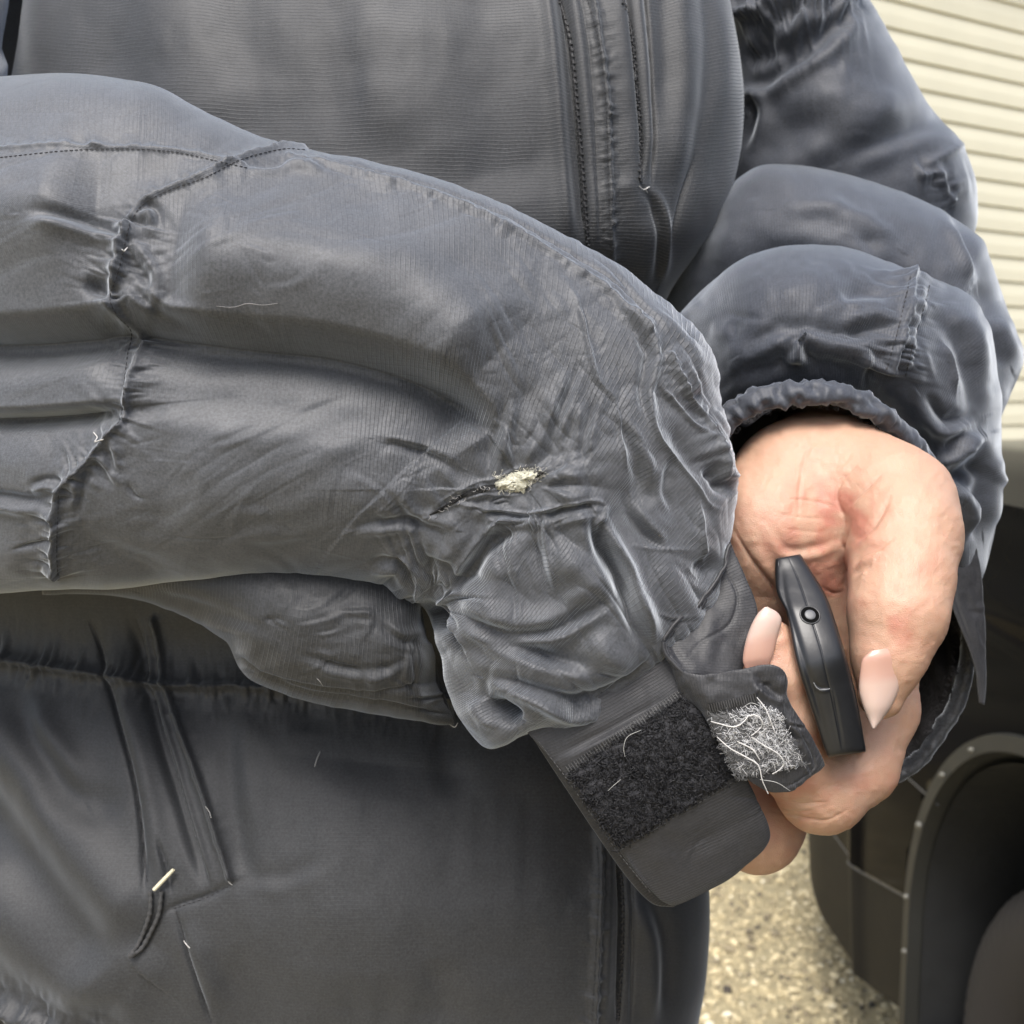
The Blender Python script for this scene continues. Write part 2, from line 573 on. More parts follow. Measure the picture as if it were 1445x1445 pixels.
# ---- jacket body: one big padded tube, chest above, hip panel below
torso_rows = [
    # Lx, Ly, dL, Rx, Ry, dR, r, bulge
    (80, -420, .66, 940, -420, .66, .07, 0, 0),
    (50, -180, .62, 1000, -180, .62, .09, 0, 0),
    (33, 0, .60, 1030, 0, .60, .095, 0, 4),
    (14, 110, .60, 1048, 110, .60, .10, 0, 8),
    (-20, 220, .60, 1044, 220, .60, .10, 0, 10),
    (-60, 320, .60, 1012, 320, .60, .10, 0, 8),
    (-100, 420, .61, 942, 420, .61, .095, 0, 0),
    (-130, 560, .62, 905, 560, .62, .09, 0, 0),
    (-150, 720, .62, 905, 720, .62, .09, 0, 0),
    (-160, 860, .62, 925, 880, .62, .085, 0, 0),
    (-160, 960, .62, 950, 990, .62, .085, 0, 0),
    (-165, 1100, .61, 985, 1120, .61, .10, 0, 4),
    (-165, 1260, .60, 1001, 1270, .60, .105, 0, 6),
    (-160, 1360, .60, 998, 1365, .60, .105, 0, 6),
    (-150, 1450, .60, 984, 1455, .60, .10, 0, 4),
    (-120, 1640, .61, 950, 1640, .61, .09, 0, 0),
    (-90, 1760, .62, 930, 1760, .62, .08, 0, 0),
]
TS = [
    # chest: long soft vertical drape, placket, pocket zip
    ('g', 3.5, 75, [(230, -80), (250, 60), (300, 200)]),
    ('g', -3.0, 45, [(150, -60), (158, 40), (180, 130)]),
    ('g', -3.0, 55, [(330, -60), (345, 60), (370, 210)]),
    ('g', 2.0, 40, [(520, -60), (530, 80), (560, 220)]),
    ('g', -2.0, 40, [(460, -40), (470, 100), (480, 200)]),
    ('g', -3.0, 60, [(690, -50), (690, 120), (720, 290)]),
    ('g', 1.8, 25, [(62, -30), (52, 60), (48, 110)]),
    ('g', 2.5, 90, [(600, 0), (600, 120), (640, 260)]),
    # placket: chest edge, flap edge with the zip behind it, stitched channel
    ('f', 4.0, 14, [(775, -60), (790, 60), (800, 180), (808, 280), (815, 345)]),
    ('s', -4.5, 4, [(788, -60), (805, 60), (815, 160), (822, 240), (830, 350)]),
    ('g', 1.6, 9, [(800, -60), (818, 60), (828, 160), (835, 240), (843, 355)]),
    ('s', -1.6, 3, [(812, -40), (830, 60), (838, 150), (842, 240), (848, 360)]),
    ('p', -2.2, 4, [(828, -40), (845, 60), (855, 150), (858, 240), (862, 370)], 8, 1.1, 6),
    ('g', 3.0, 22, [(868, -40), (880, 60), (890, 160), (893, 250), (895, 330)]),
    ('s', -5.0, 4, [(878, -60), (890, 40), (898, 120), (903, 180), (904, 255)]),
    ('g', 2.4, 8, [(892, -60), (904, 40), (911, 120), (914, 180), (912, 250)]),
    ('s', -4.0, 4, [(905, -60), (916, 40), (922, 120), (923, 180), (918, 262)]),
    ('f', -4.5, 8, [(910, 268), (925, 285), (934, 320), (934, 350), (928, 400)]),
    ('g', 3.0, 22, [(915, 300), (915, 350), (905, 400)]),
    ('g', 3.0, 18, [(960, -50), (965, 60), (965, 150), (945, 260)]),
    ('g', -2.5, 16, [(935, -50), (938, 60), (940, 170)]),
    ('g', -2.0, 12, [(990, -50), (1000, 60), (985, 200), (950, 330)]),
    ('s', -2.5, 6, [(985, 215), (965, 280), (940, 370)]),
    ('g', 2.0, 14, [(1010, -20), (1025, 80), (1020, 180)]),
    ('g', 1.5, 12, [(840, 285), (880, 265), (900, 262)]),
    # waist channel and quilting seam below the held-out sleeve
    ('p', -4.5, 6, [(-160, 930), (0, 928), (70, 940), (140, 950), (240, 968), (330, 968), (430, 975), (640, 990), (900, 1000)], 20, 1.8, 10),
    ('g', -3.0, 45, [(-160, 880), (0, 885), (140, 905), (330, 915), (600, 930), (900, 940)]),
    ('g', 4.0, 60, [(-100, 1020), (100, 1020), (330, 1040), (640, 1060), (900, 1080)]),
    # hip panel: big folds left of the pocket
    ('f', -11.0, 62, [(-90, 1010), (0, 1110), (60, 1200), (120, 1275), (180, 1340)]),
    ('g', 9.0, 60, [(-60, 1210), (20, 1290), (100, 1370), (160, 1420)]),
    ('f', -4.0, 22, [(45, 975), (60, 1030), (90, 1080), (120, 1130)]),
    ('g', -3.0, 30, [(60, 1120), (110, 1130), (175, 1150)]),
    ('g', -4.0, 40, [(-80, 1390), (60, 1420), (150, 1500)]),
    ('g', 5.0, 45, [(220, 1330), (180, 1380), (150, 1430)]),
    # pocket welt: two stitched edges and the opening between them
    ('s', -5.0, 4, [(125, 878), (150, 950), (172, 1020), (190, 1100), (200, 1180), (208, 1255)]),
    ('g', 3.5, 16, [(150, 878), (175, 960), (200, 1060), (220, 1170), (235, 1250)]),
    ('s', -7.0, 5, [(188, 870), (205, 930), (222, 990), (240, 1060), (262, 1140), (280, 1200), (296, 1250)]),
    ('f', -5.0, 9, [(186, 870), (203, 930), (220, 990), (238, 1060), (260, 1140), (278, 1200), (294, 1250)]),
    ('p', -3.0, 4, [(215, 870), (236, 960), (260, 1040), (285, 1110), (310, 1190), (327, 1245)], 8, .6, 9),
    ('s', -3.0, 4, [(228, 1290), (250, 1278), (290, 1265), (327, 1248)]),
    ('s', -3.5, 4, [(225, 1180), (236, 1225), (242, 1260)]),
    ('s', -3.5, 4, [(248, 1285), (262, 1330), (280, 1390), (298, 1450)]),
    ('g', 3.0, 20, [(262, 1300), (285, 1360), (310, 1430)]),
    ('g', -2.5, 22, [(330, 1020), (335, 1120), (340, 1200), (360, 1260)]),
    ('g', 2.0, 16, [(350, 980), (345, 1080), (350, 1180)]),
    ('g', -2.0, 20, [(440, 985), (440, 1040)]),
    ('g', -2.5, 24, [(620, 1010), (630, 1070), (640, 1130)]),
    ('g', 5.0, 120, [(520, 1080), (500, 1250), (480, 1420)]),
    ('g', -3.0, 50, [(330, 1330), (350, 1400), (370, 1500)]),
    ('g', -2.5, 30, [(610, 1350), (620, 1400), (620, 1460)]),
    ('f', .9, 16, [(340, 1240), (400, 1245), (470, 1215)]),
    # bottom of the front zip
    ('p', -3.0, 5, [(842, 1150), (845, 1230), (842, 1320), (835, 1450)], 8, 1.2, 7),
    ('g', 2.0, 8, [(856, 1150), (860, 1230), (858, 1320), (852, 1450)]),
    ('s', -7.0, 5, [(872, 1190), (878, 1260), (878, 1340), (872, 1450)]),
    ('s', -2.5, 4, [(890, 1190), (893, 1260), (894, 1340), (890, 1450)]),
    ('f', 5.0, 18, [(905, 1260), (930, 1330), (930, 1450)]),
    # hem gathers along the bottom edge
    ('p', -5.0, 9, [(-120, 1405), (0, 1425), (60, 1443), (200, 1500), (500, 1540), (800, 1540), (1000, 1540)], 18, 3.0, 16),
]
def torso_noise(x, y):
    n = 0.28 * fbm(x / 190, y / 260, 3, 3) + 0.25 * fbm(x / 45, y / 70, 2, 9)
    return n
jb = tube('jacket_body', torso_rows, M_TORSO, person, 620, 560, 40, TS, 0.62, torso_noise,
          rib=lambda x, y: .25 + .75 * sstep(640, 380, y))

# ---- stitching helper: short dashes of thread sitting on a surface
def stitches(name, sf, lines, parent, mat=None, dash=4.6, gap=2.2, r=0.00020, lift=0.0002):
    mat = mat or M_THREAD
    pl = Pile()
    for ln in lines:
        P = hermite(np.array(ln, float), max(20, 8 * len(ln)))
        seg = np.concatenate([[0], np.cumsum(np.hypot(*np.diff(P, axis=0).T))])
        s = 0.0
        while s + dash < seg[-1]:
            ss = np.array([s, s + dash * 0.5, s + dash])
            X, Y = np.interp(ss, seg, P[:, 0]), np.interp(ss, seg, P[:, 1])
            Q = on(sf, X, Y, lift)
            Q[1] += (np.array([0, 0, CAM_H]) - Q[1]) * 0.0006
            V, Fc = pipe_arrays(Q, [r * 0.6, r, r * 0.6], 4)
            pl.add(V, Fc)
            s += dash + gap * random.uniform(0.7, 1.5)
    return pl.build(name, mat, parent, kind='stuff')
stitches('stitching', jb, [
    [(828, -5), (845, 60), (855, 150), (858, 240), (862, 365)],
    [(125, 880), (150, 950), (172, 1020), (190, 1100), (200, 1180), (208, 1250)],
    [(215, 880), (236, 960), (260, 1040), (285, 1110), (310, 1190), (327, 1245)],
    [(245, 1282), (290, 1267), (327, 1248)], [(248, 1285), (262, 1330), (280, 1390), (298, 1444)],
    [(842, 1195), (845, 1230), (842, 1320), (835, 1444)], [(893, 1230), (894, 1340), (890, 1444)],
    [(0, 928), (70, 940), (140, 950), (240, 968), (330, 968)]], jb.o)
# zip teeth of the front opening and the chest pocket zip
def zip_line(name, sf, ln, parent, r=0.0010, step=4.6):
    P = hermite(np.array(ln, float), 80)
    Q = on(sf, P[:, 0], P[:, 1], 0.0003)
    V, Fc = pipe_arrays(Q, r, 6)
    o = mesh_obj(name, V, Fc, M_ZIP, parent)
    pl = Pile()
    seg = np.concatenate([[0], np.cumsum(np.hypot(*np.diff(P, axis=0).T))])
    for k, s in enumerate(np.arange(0, seg[-1], step)):
        q = on(sf, np.interp(s, seg, P[:, 0]) + (1.2 if k % 2 else -1.2), np.interp(s, seg, P[:, 1]), 0.0010)[0]
        V, Fc = box_arrays(q, (0.0013, 0.0011, 0.0007))
        pl.add(V, Fc)
    pl.build('zip_teeth', M_ZIP, o, kind='stuff', smooth=False)
    return o
zip_line('zip', jb, [(788, -5), (805, 60), (815, 160), (822, 240), (830, 350)], jb.o)
zip_line('zip', jb, [(878, -5), (890, 40), (898, 120), (903, 180), (904, 255)], jb.o, 0.0007)
zip_line('zip', jb, [(872, 1200), (878, 1260), (878, 1340), (872, 1440)], jb.o, 0.0008)
# white thread tack at the end of the chest pocket, thread ends on the hip pocket
def threads(name, sf, lines, parent, mat=None, r=0.00035, lift=0.0008, kind=None):
    pl = Pile()
    for ln in lines:
        P = hermite(np.array(ln, float), 14)
        Q = on(sf, P[:, 0], P[:, 1], lift)
        Q += np.array([0, -1, 0.3]) * (np.sin(np.linspace(0, math.pi, 14)) * 0.0005)[:, None]
        V, Fc = pipe_arrays(Q, r * .62 * (.55 + .45 * np.sin(np.linspace(.15, math.pi - .15, 14))), 5)
        pl.add(V, Fc)
    return pl.build(name, mat or M_WHITE, parent, kind=kind)
threads('thread', jb, [[(902, 262), (908, 268), (917, 264), (911, 267), (914, 272)]], jb.o)
threads('thread', jb, [[(290, 1138), (296, 1146), (298, 1154)]], jb.o, r=0.00025)
threads('thread', jb, [[(322, 1244), (328, 1249)]], jb.o, r=0.0003)
threads('thread', jb, [[(259, 1327), (264, 1333), (268, 1338)]], jb.o, r=0.0004)
threads('thread', jb, [[(452, 1060), (448, 1070), (444, 1082)]], jb.o, plain('pale_smear', (.3, .3, .29), .9), r=0.0006, lift=0.0)
# zip pull: doubled cord and a pale plastic bar
cord = Pile()
for ln in ([(212, 1258), (212, 1285), (205, 1310), (192, 1338), (184, 1347)], [(228, 1258), (224, 1290), (213, 1315), (200, 1338), (186, 1349)]):
    P = hermite(np.array(ln, float), 40)
    Q = on(jb, P[:, 0], P[:, 1], 0.002)
    V, Fc = pipe_arrays(Q, 0.0011 + 0.0002 * np.sin(np.arange(40) * 1.6), 7)
    cord.add(V, Fc)
V, Fc = pipe_arrays(on(jb, [182, 186, 191], [1350, 1347, 1343], 0.003), [0.0012, 0.0019, 0.0015], 7)
cord.add(V, Fc)
cord_o = cord.build('zip_pull_cord', plain('cord', (0.045, 0.045, 0.045), 0.85, noise=0.8, nscale=900, bump=0.0004), jb.o)
a, b_ = on(jb, [217, 245], [1256, 1227], 0.0035)
V, Fc = pipe_arrays(np.linspace(a, b_, 5), [0.0010, 0.0011, 0.0011, 0.0011, 0.0009], 6)
mesh_obj('pull_bar', V, Fc, plain('pale_plastic', (0.62, 0.58, 0.42), 0.45), cord_o)

# ---- held-out sleeve (fills the left of the picture)
hero_rows = [
    (-520, 330, .56, -420, 760, .54, .045, 0, 0),
    (-380, 220, .50, -330, 820, .49, .055, 0, 0),
    (-190, 150, .46, -180, 842, .46, .056, 0, 0),
    (-80, 118, .45, -80, 842, .45, .056, 0, 0),
    (0, 107, .445, 0, 836, .445, .058, 0, 0),
    (130, 105, .44, 90, 830, .44, .060, 5, 0),
    (215, 122, .44, 165, 832, .44, .060, 10, 0),
    (300, 163, .44, 270, 820, .44, .060, 15, 0),
    (385, 200, .44, 370, 817, .44, .058, 20, 0),
    (445, 214, .44, 450, 820, .44, .058, 25, 0),
    (570, 240, .44, 520, 828, .44, .056, 35, 0),
    (705, 288, .44, 575, 845, .44, .054, 45, 0),
    (835, 353, .44, 600, 866, .44, .050, 50, 0),
    (930, 418, .44, 613, 900, .43, .048, 45, 0),
    (985, 480, .44, 628, 932, .43, .046, 35, 0),
    (1012, 545, .44, 645, 982, .43, .043, 28, 0),
    (1030, 625, .435, 662, 1032, .425, .038, 22, 0),
    (1034, 700, .43, 692, 1058, .42, .034, 24, 0),
    (1027, 775, .43, 745, 1036, .42, .030, 30, 0),
    (1010, 830, .43, 765, 1040, .42, .024, 48, -5),
    (1000, 842, .435, 780, 1035, .425, .016, 50, -10),
]
def radial(cx, cy):
    return lambda x, y: math.atan2(y - cy, x - cx)
HS = [
    # big lobes and the two long folds
    ('g', 12.0, 80, [(-120, 320), (0, 300), (140, 300)]),
    ('g', 13.0, 76, [(250, 360), (420, 385), (580, 430), (680, 520)]),
    ('s', -2.6, 8, [(-120, 476), (0, 476), (100, 468), (175, 461), (230, 470), (330, 482), (450, 494), (540, 516), (620, 548)]),
    ('d', 24.0, 32, [(-120, 470), (0, 470), (100, 462), (175, 455), (230, 465), (330, 476), (450, 487), (540, 508), (610, 535), (662, 575), (690, 612)], 70),
    ('g', -2.0, 22, [(-120, 478), (0, 478), (100, 468), (180, 460), (330, 482), (450, 494), (540, 516), (620, 552), (680, 605)]),
    ('g', -5.0, 17, [(560, 520), (620, 545), (670, 580), (690, 615), (690, 665)]),
    ('g', 3.0, 28, [(-120, 530), (0, 530), (100, 525), (165, 520)]),
    ('s', -2.4, 6, [(-120, 592), (0, 592), (80, 588), (165, 580)]),
    ('d', 11.0, 16, [(-120, 588), (0, 588), (80, 583), (165, 575)], 50),
    ('g', -4.0, 12, [(-120, 596), (0, 596), (80, 592), (165, 583), (230, 580)]),
    ('f', 1.5, 30, [(170, 578), (300, 590), (420, 602), (520, 620)]),
    ('g', 3.5, 60, [(230, 690), (380, 700), (520, 690), (600, 650)]),
    ('g', 3.0, 40, [(-100, 650), (0, 650), (90, 650)]),
    ('f', 4.0, 10, [(-120, 708), (0, 708), (40, 712), (82, 706)]),
    ('s', -2.0, 4, [(20, 772), (50, 765), (82, 758)]),
    ('g', 2.5, 28, [(-80, 780), (0, 780), (60, 790)]),
    ('g', -3.0, 22, [(90, 730), (130, 770), (200, 800), (260, 810)]),
    # seam across the sleeve with gathers
    ('p', -1.3, 4, [(435, 211), (400, 210), (340, 225), (290, 250), (235, 270), (200, 290), (183, 315)], 9, 0.7, 12),
    ('p', -4.0, 6, [(183, 315), (175, 350), (165, 390), (155, 420), (165, 445), (185, 468)], 26, 1.8, 18),
    ('p', -3.4, 4, [(185, 468), (180, 500), (175, 540), (172, 580), (168, 595)], 22, 1.2, 15),
    ('p', -3.4, 4, [(168, 595), (140, 625), (115, 660), (85, 690), (82, 720), (80, 780), (82, 812)], 20, 1.7, 14),
    ('p', -1.0, 3, [(-120, 228), (0, 222), (100, 212), (180, 210), (250, 215), (310, 228), (350, 237)], 12, 0.5, 18),
    ('g', -5.0, 13, [(120, 400), (150, 412), (165, 425)]),
    ('f', 4.0, 12, [(60, 322), (130, 328), (178, 345)]),
    ('f', -3.5, 12, [(180, 345), (200, 370), (215, 395), (212, 420)]),
    ('f', 3.0, 9, [(190, 305), (215, 300), (222, 325)]),
    ('f', -3.0, 10, [(180, 395), (210, 420), (240, 440), (290, 450)]),
    ('g', 3.0, 12, [(172, 405), (195, 425), (215, 445)]),
    ('f', -2.0, 7, [(150, 618), (158, 650), (163, 672)]),
    ('f', -2.0, 8, [(130, 640), (150, 670), (165, 690)]),
    ('f', 2.0, 7, [(118, 655), (112, 690), (105, 725)]),
    ('s', -1.6, 4, [(178, 680), (190, 700), (205, 705)]),
    ('f', 2.5, 7, [(40, 690), (65, 682), (95, 688)]),
    # seam along the upper edge
    ('p', -1.6, 4, [(400, 222), (480, 240), (560, 262), (640, 290), (720, 326), (800, 370), (860, 414), (915, 475)], 10, 0.8, 20),
    ('s', -1.4, 4, [(440, 222), (520, 240), (600, 262), (690, 296), (770, 335), (840, 378), (890, 420), (930, 470)]),
    ('f', 2.0, 8, [(330, 238), (380, 240), (420, 232), (470, 245)]),
    ('g', 1.5, 8, [(400, 228), (430, 238), (460, 240)]),
    ('f', -3.5, 8, [(880, 440), (905, 472), (918, 500), (914, 525), (910, 560), (918, 605)]),
    ('s', 3.0, 5, [(870, 430), (900, 465), (918, 500)]),
    ('g', 4.0, 24, [(900, 430), (950, 490), (985, 560)]),
    ('p', -2.4, 5, [(935, 500), (960, 550), (990, 590), (1010, 630), (1022, 680)], 11, 1.1, 11),
    ('s', 2.5, 4, [(928, 545), (955, 575), (975, 600), (1000, 615)]),
    # crisp creases above and right of the tear
    ('f', -2.5, 9, [(530, 622), (570, 628), (620, 645), (650, 662)]),
    ('g', 1.4, 9, [(540, 612), (600, 620), (650, 645)]),
    ('f', -3.0, 9, [(825, 510), (805, 560), (790, 600), (780, 640)]),
    ('g', 3.0, 12, [(808, 520), (785, 565), (768, 610)]),
    ('f', -2.6, 8, [(848, 560), (836, 590), (828, 620), (826, 650)]),
    ('g', 2.0, 8, [(820, 560), (818, 600), (815, 640)]),
    ('s', 2.4, 5, [(868, 565), (874, 600), (878, 640), (884, 665)]),
    ('s', 2.0, 5, [(800, 400), (815, 430), (830, 490), (845, 540), (868, 560)]),
    ('f', -2.5, 9, [(718, 560), (712, 600), (700, 640), (695, 680)]),
    ('s', 2.2, 5, [(912, 530), (912, 570), (925, 618), (952, 652), (985, 694), (1000, 714), (1028, 722)]),
    ('g', -3.0, 13, [(935, 590), (950, 620), (975, 655), (1000, 680)]),
    ('f', -3.5, 10, [(890, 706), (896, 728), (915, 752), (938, 772)]),
    ('g', 2.5, 12, [(905, 700), (925, 730), (950, 755)]),
    ('g', -7.0, 11, [(996, 655), (1012, 678), (1030, 700)]),
    ('s', 2.6, 5, [(985, 706), (990, 740), (994, 770), (1004, 800)]),
    ('s', 1.2, 4, [(885, 768), (930, 776), (985, 775)]),
    ('g', -4.0, 18, [(985, 790), (1010, 815)]),
    ('f', -3.0, 10, [(870, 580), (890, 620), (905, 660), (905, 700)]),
    ('f', 2.0, 9, [(940, 640), (930, 690), (950, 730)]),
    # the web of folds under the tear
    ('s', 3.4, 5, [(640, 712), (690, 716), (735, 724), (764, 722), (800, 712), (840, 706), (858, 714)]),
    ('s', -3.0, 5, [(688, 732), (720, 740), (752, 735)]), ('s', -3.0, 5, [(776, 742), (810, 726), (846, 722)]),
    ('f', 5.5, 9, [(682, 722), (715, 732), (740, 732), (762, 728)]),
    ('f', 5.5, 9, [(770, 736), (805, 722), (845, 716)]),
    ('f', -3.4, 6, [(768, 724), (764, 755), (770, 800), (780, 836)]), ('s', 2.2, 4, [(764, 724), (760, 750), (765, 785)]),
    ('g', -2.0, 12, [(748, 755), (756, 790), (766, 820)]),
    ('f', -5.5, 13, [(638, 828), (660, 795), (690, 758), (720, 738), (745, 732)]),
    ('g', 3.0, 14, [(612, 800), (640, 770), (672, 735)]),
    ('f', -13.0, 15, [(838, 728), (850, 765), (872, 800), (888, 842), (905, 885), (918, 910)]),
    ('s', -6.0, 9, [(842, 740), (860, 775), (880, 815), (898, 860)]),
    ('g', 4.0, 14, [(818, 735), (835, 775), (855, 815), (880, 865), (905, 915)]),
    ('g', 8.0, 36, [(780, 760), (815, 805), (850, 860)]),
    ('s', 3.0, 5, [(858, 714), (848, 728), (838, 738), (842, 752)]),
    ('g', 6.0, 22, [(645, 855), (690, 865), (740, 880), (790, 872), (818, 855)]),
    ('f', 5.0, 12, [(690, 884), (745, 898), (790, 892), (825, 872), (862, 850)]),
    ('f', 5.0, 14, [(628, 868), (680, 886), (730, 915), (790, 940), (840, 950)]),
    ('g', 4.0, 22, [(820, 900), (870, 930), (900, 930)]),
    ('g', 4.0, 20, [(640, 905), (690, 935), (740, 955), (790, 975)]),
    ('f', 6.0, 12, [(690, 955), (730, 968), (780, 988), (820, 998), (860, 985), (905, 955)]),
    ('s', -4.0, 5, [(800, 992), (830, 998), (862, 984), (890, 960), (920, 925)]),
    ('g', -13.0, 11, [(690, 985), (705, 1000), (735, 1018)]), ('s', -4.0, 4, [(688, 982), (702, 1002), (722, 1016), (742, 1022)]),
    ('g', 3.5, 10, [(700, 1030), (690, 1010), (672, 985)]),
    ('g', 4.0, 16, [(625, 920), (650, 985), (690, 1040)]),
    ('f', -4.0, 8, [(622, 880), (650, 900), (662, 915)]),
    # pinch at the underside
    ('s', -7.0, 7, [(560, 866), (598, 870), (625, 884), (640, 905)]),
    ('g', -9.0, 16, [(575, 872), (600, 872), (630, 880)]),
    ('s', 3.6, 5, [(545, 782), (570, 790), (588, 812), (590, 840), (598, 862)]),
    ('s', 3.0, 5, [(640, 826), (628, 845), (605, 862)]),
    ('f', 3.5, 9, [(520, 800), (556, 798), (582, 822)]),
    ('g', -3.0, 12, [(606, 780), (606, 815), (610, 845)]),
    ('f', 2.5, 9, [(500, 745), (560, 740), (610, 745)]),
    ('f', -2.5, 10, [(560, 700), (590, 735), (640, 745)]),
]
rg = [(560, 560), (760, 470), (900, 430), (1010, 560), (1020, 780), (920, 920), (780, 980), (640, 900), (560, 800)]
HS += rand_creases(28, rg, 0.8, 5, 70, radial(720, 700), 0.5, 3)
HS += rand_creases(50, rg, 0.4, 3.5, 40, radial(720, 700), 0.9, 5)
HS += rand_creases(40, [(180, 290), (330, 300), (420, 420), (560, 480), (700, 560), (480, 470), (200, 450)], 0.35, 5, 60, 0.9, 0.9, 8)
HS += rand_creases(45, [(100, 620), (560, 620), (600, 800), (100, 820)], 0.55, 7, 80, -0.5, 0.5, 12)
HS += [('s', 1.0, 4, [(604, 722), (640, 697), (672, 682), (700, 676), (735, 660), (765, 658)]), ('s', .8, 4, [(610, 733), (645, 713), (680, 698), (720, 700), (750, 690)])]
HS += rand_creases(30, rg, 0.35, 1.6, 60, radial(720, 700), 0.6, 71, 0.06)
HS += rand_creases(50, [(150, 260), (420, 240), (760, 420), (760, 560), (420, 480), (200, 430)], 0.22, 1.8, 70, lambda x, y: 1.2 if x < 330 else -0.8, 0.5, 72, 0.05)
HS += rand_creases(40, [(150, 620), (560, 600), (600, 780), (150, 800)], 0.25, 2.0, 80, -0.55, 0.35, 73, 0.05)
def hero_noise(x, y):
    n = 0.45 * fbm(x / 120, y / 90, 3, 21)
    near = sstep(560, 740, x + 0.3 * (y - 600))
    r = np.hypot(x - 735, y - 690) + 1
    th = np.arctan2(y - 690, x - 735)
    n = n + 2.6 * np.exp(-(r / 150)**2) * sstep(18, 60, r) * billow(th * 1.9 + 20, np.log(r) * 1.0, 150)
    r2 = np.hypot(x - 605, y - 850) + 1
    th2 = np.arctan2(y - 850, x - 605)
    n = n + 2.4 * np.exp(-(r2 / 95)**2) * sstep(8, 40, r2) * billow(th2 * 2.2 + 20, np.log(r2) * .9, 155)
    # slack creases running down and to the right towards the cuff
    a, b = x * .55 + y * .84, -x * .84 + y * .55
    n = n + near * (1.3 * billow(a / 130, b / 44, 160) + .22 * billow(x / 30, y / 30, 165))
    c, d = x * .93 - y * .36, x * .36 + y * .93
    n = n + (1 - near) * .40 * billow(c / 190, d / 60, 170)
    return n
tear_pts = [(604, 729), (640, 705), (672, 690), (700, 684), (735, 676), (762, 668)]
def hero_wear(x, y):
    t, s, L = poly_dist(x, y, tear_pts)
    w_ = 0.35 * np.exp(-(t / 14)**2) * np.clip(0.5 + 0.6 * vnoise(x / 5, y / 5, 61), 0, 1.4)
    t2, _, _ = poly_dist(x, y, [(690, 716), (740, 726), (764, 723), (800, 712), (845, 706), (858, 716)])
    w_ += 0.4 * np.exp(-(t2 / 5)**2) * np.clip(0.7 + 0.6 * vnoise(x / 4, y / 4, 62), 0, 1.5)
    t3, _, _ = poly_dist(x, y, [(545, 782), (588, 812), (592, 845), (610, 850), (640, 826)])
    w_ += 0.3 * np.exp(-(t3 / 9)**2) * np.clip(0.5 + 0.8 * vnoise(x / 4, y / 4, 63), 0, 1.5)
    t4, _, _ = poly_dist(x, y, [(928, 545), (960, 580), (1000, 615), (1020, 650)])
    w_ += 0.28 * np.exp(-(t4 / 9)**2) * np.clip(0.4 + 0.8 * vnoise(x / 5, y / 5, 64), 0, 1.5)
    w_ += 0.05 * np.clip(fbm(x / 60, y / 30, 3, 70), 0, 2)
    return w_
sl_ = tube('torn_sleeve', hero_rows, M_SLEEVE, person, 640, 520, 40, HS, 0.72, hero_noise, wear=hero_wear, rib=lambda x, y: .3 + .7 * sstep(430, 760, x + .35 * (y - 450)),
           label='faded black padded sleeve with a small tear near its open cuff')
stitches('stitching', sl_, [
    [(430, 211), (400, 210), (340, 225), (290, 250), (235, 270), (200, 290), (183, 315)],
    [(183, 315), (175, 350), (165, 390), (155, 420), (165, 445), (185, 468), (180, 500), (175, 540), (172, 580), (168, 595)],
    [(168, 595), (140, 625), (115, 660), (85, 690), (82, 720), (80, 780), (82, 822)],
    [(0, 222), (100, 212), (180, 210), (250, 215), (310, 228), (350, 237)]], sl_.o)
for ln in ([(172, 352), (176, 355), (180, 349)], [(132, 610), (138, 618), (134, 624), (140, 622), (146, 620)]):
    threads('thread', sl_, [ln], sl_.o, r=0.0004)
threads('scuff', sl_, [[(305, 432), (330, 434), (350, 429), (370, 431), (392, 428)]], sl_.o, plain('frayed_scuff', (.30, .29, .29), .8), r=0.00014, lift=0.0001)

# the tear: dark slit and the pale filling that shows through it, ragged edges
def patch(name, sf, outline, mat, parent, lift=0.0006, dome=0.0008, n=9, jit=0.0, label=None):
    """thin lens lying on a surface under a pixel outline"""
    O = hermite(np.array(outline, float), 6 * len(outline), closed=True)
    c = O.mean(0)
    V = []; m = len(O)
    for k in range(n):
        f = 1 - k / n
        X, Y = c[0] + (O[:, 0] - c[0]) * f, c[1] + (O[:, 1] - c[1]) * f
        if jit:
            X = X + rng.normal(0, jit, m) * f; Y = Y + rng.normal(0, jit, m) * f
        V.append(on(sf, X, Y, lift * min(1, k) + dome * (1 - f * f)))
    V.append(on(sf, c[0], c[1], lift + dome))
    Fc = []
    for k in range(n - 1):
        for j in range(m):
            Fc.append((k * m + j, k * m + (j + 1) % m, (k + 1) * m + (j + 1) % m, (k + 1) * m + j))
    for j in range(m):
        Fc.append(((n - 1) * m + j, (n - 1) * m + (j + 1) % m, n * m))
    return mesh_obj(name, np.vstack(V), Fc, mat, parent, label=label)
tear = patch('tear', sl_, [(606, 727), (624, 715), (640, 705), (655, 696), (672, 689), (698, 683), (700, 688), (676, 693), (660, 698), (642, 708), (626, 718)], plain('shadowed_tear', (0.006, 0.006, 0.006), 0.9), sl_.o, 0.0003, 0.0001, jit=0.8)
M_FILL = plain('pale_filling', (0.72, 0.70, 0.56), 0.95, noise=.9, nscale=700, bump=0.003)
fill = patch('filling', sl_, [(697, 688), (706, 678), (722, 668), (740, 664), (752, 664), (764, 668), (758, 674), (748, 678), (742, 692), (724, 694), (708, 691)], M_FILL, sl_.o, 0.0010, 0.0014, jit=1.6)
patch('hole', sl_, [(752, 666), (760, 664), (768, 667), (762, 672), (755, 676), (748, 675)], plain('shadowed_hole', (0.008, 0.007, 0.006), 0.9), sl_.o, 0.0012, 0.0004, jit=0.5)
fr = []
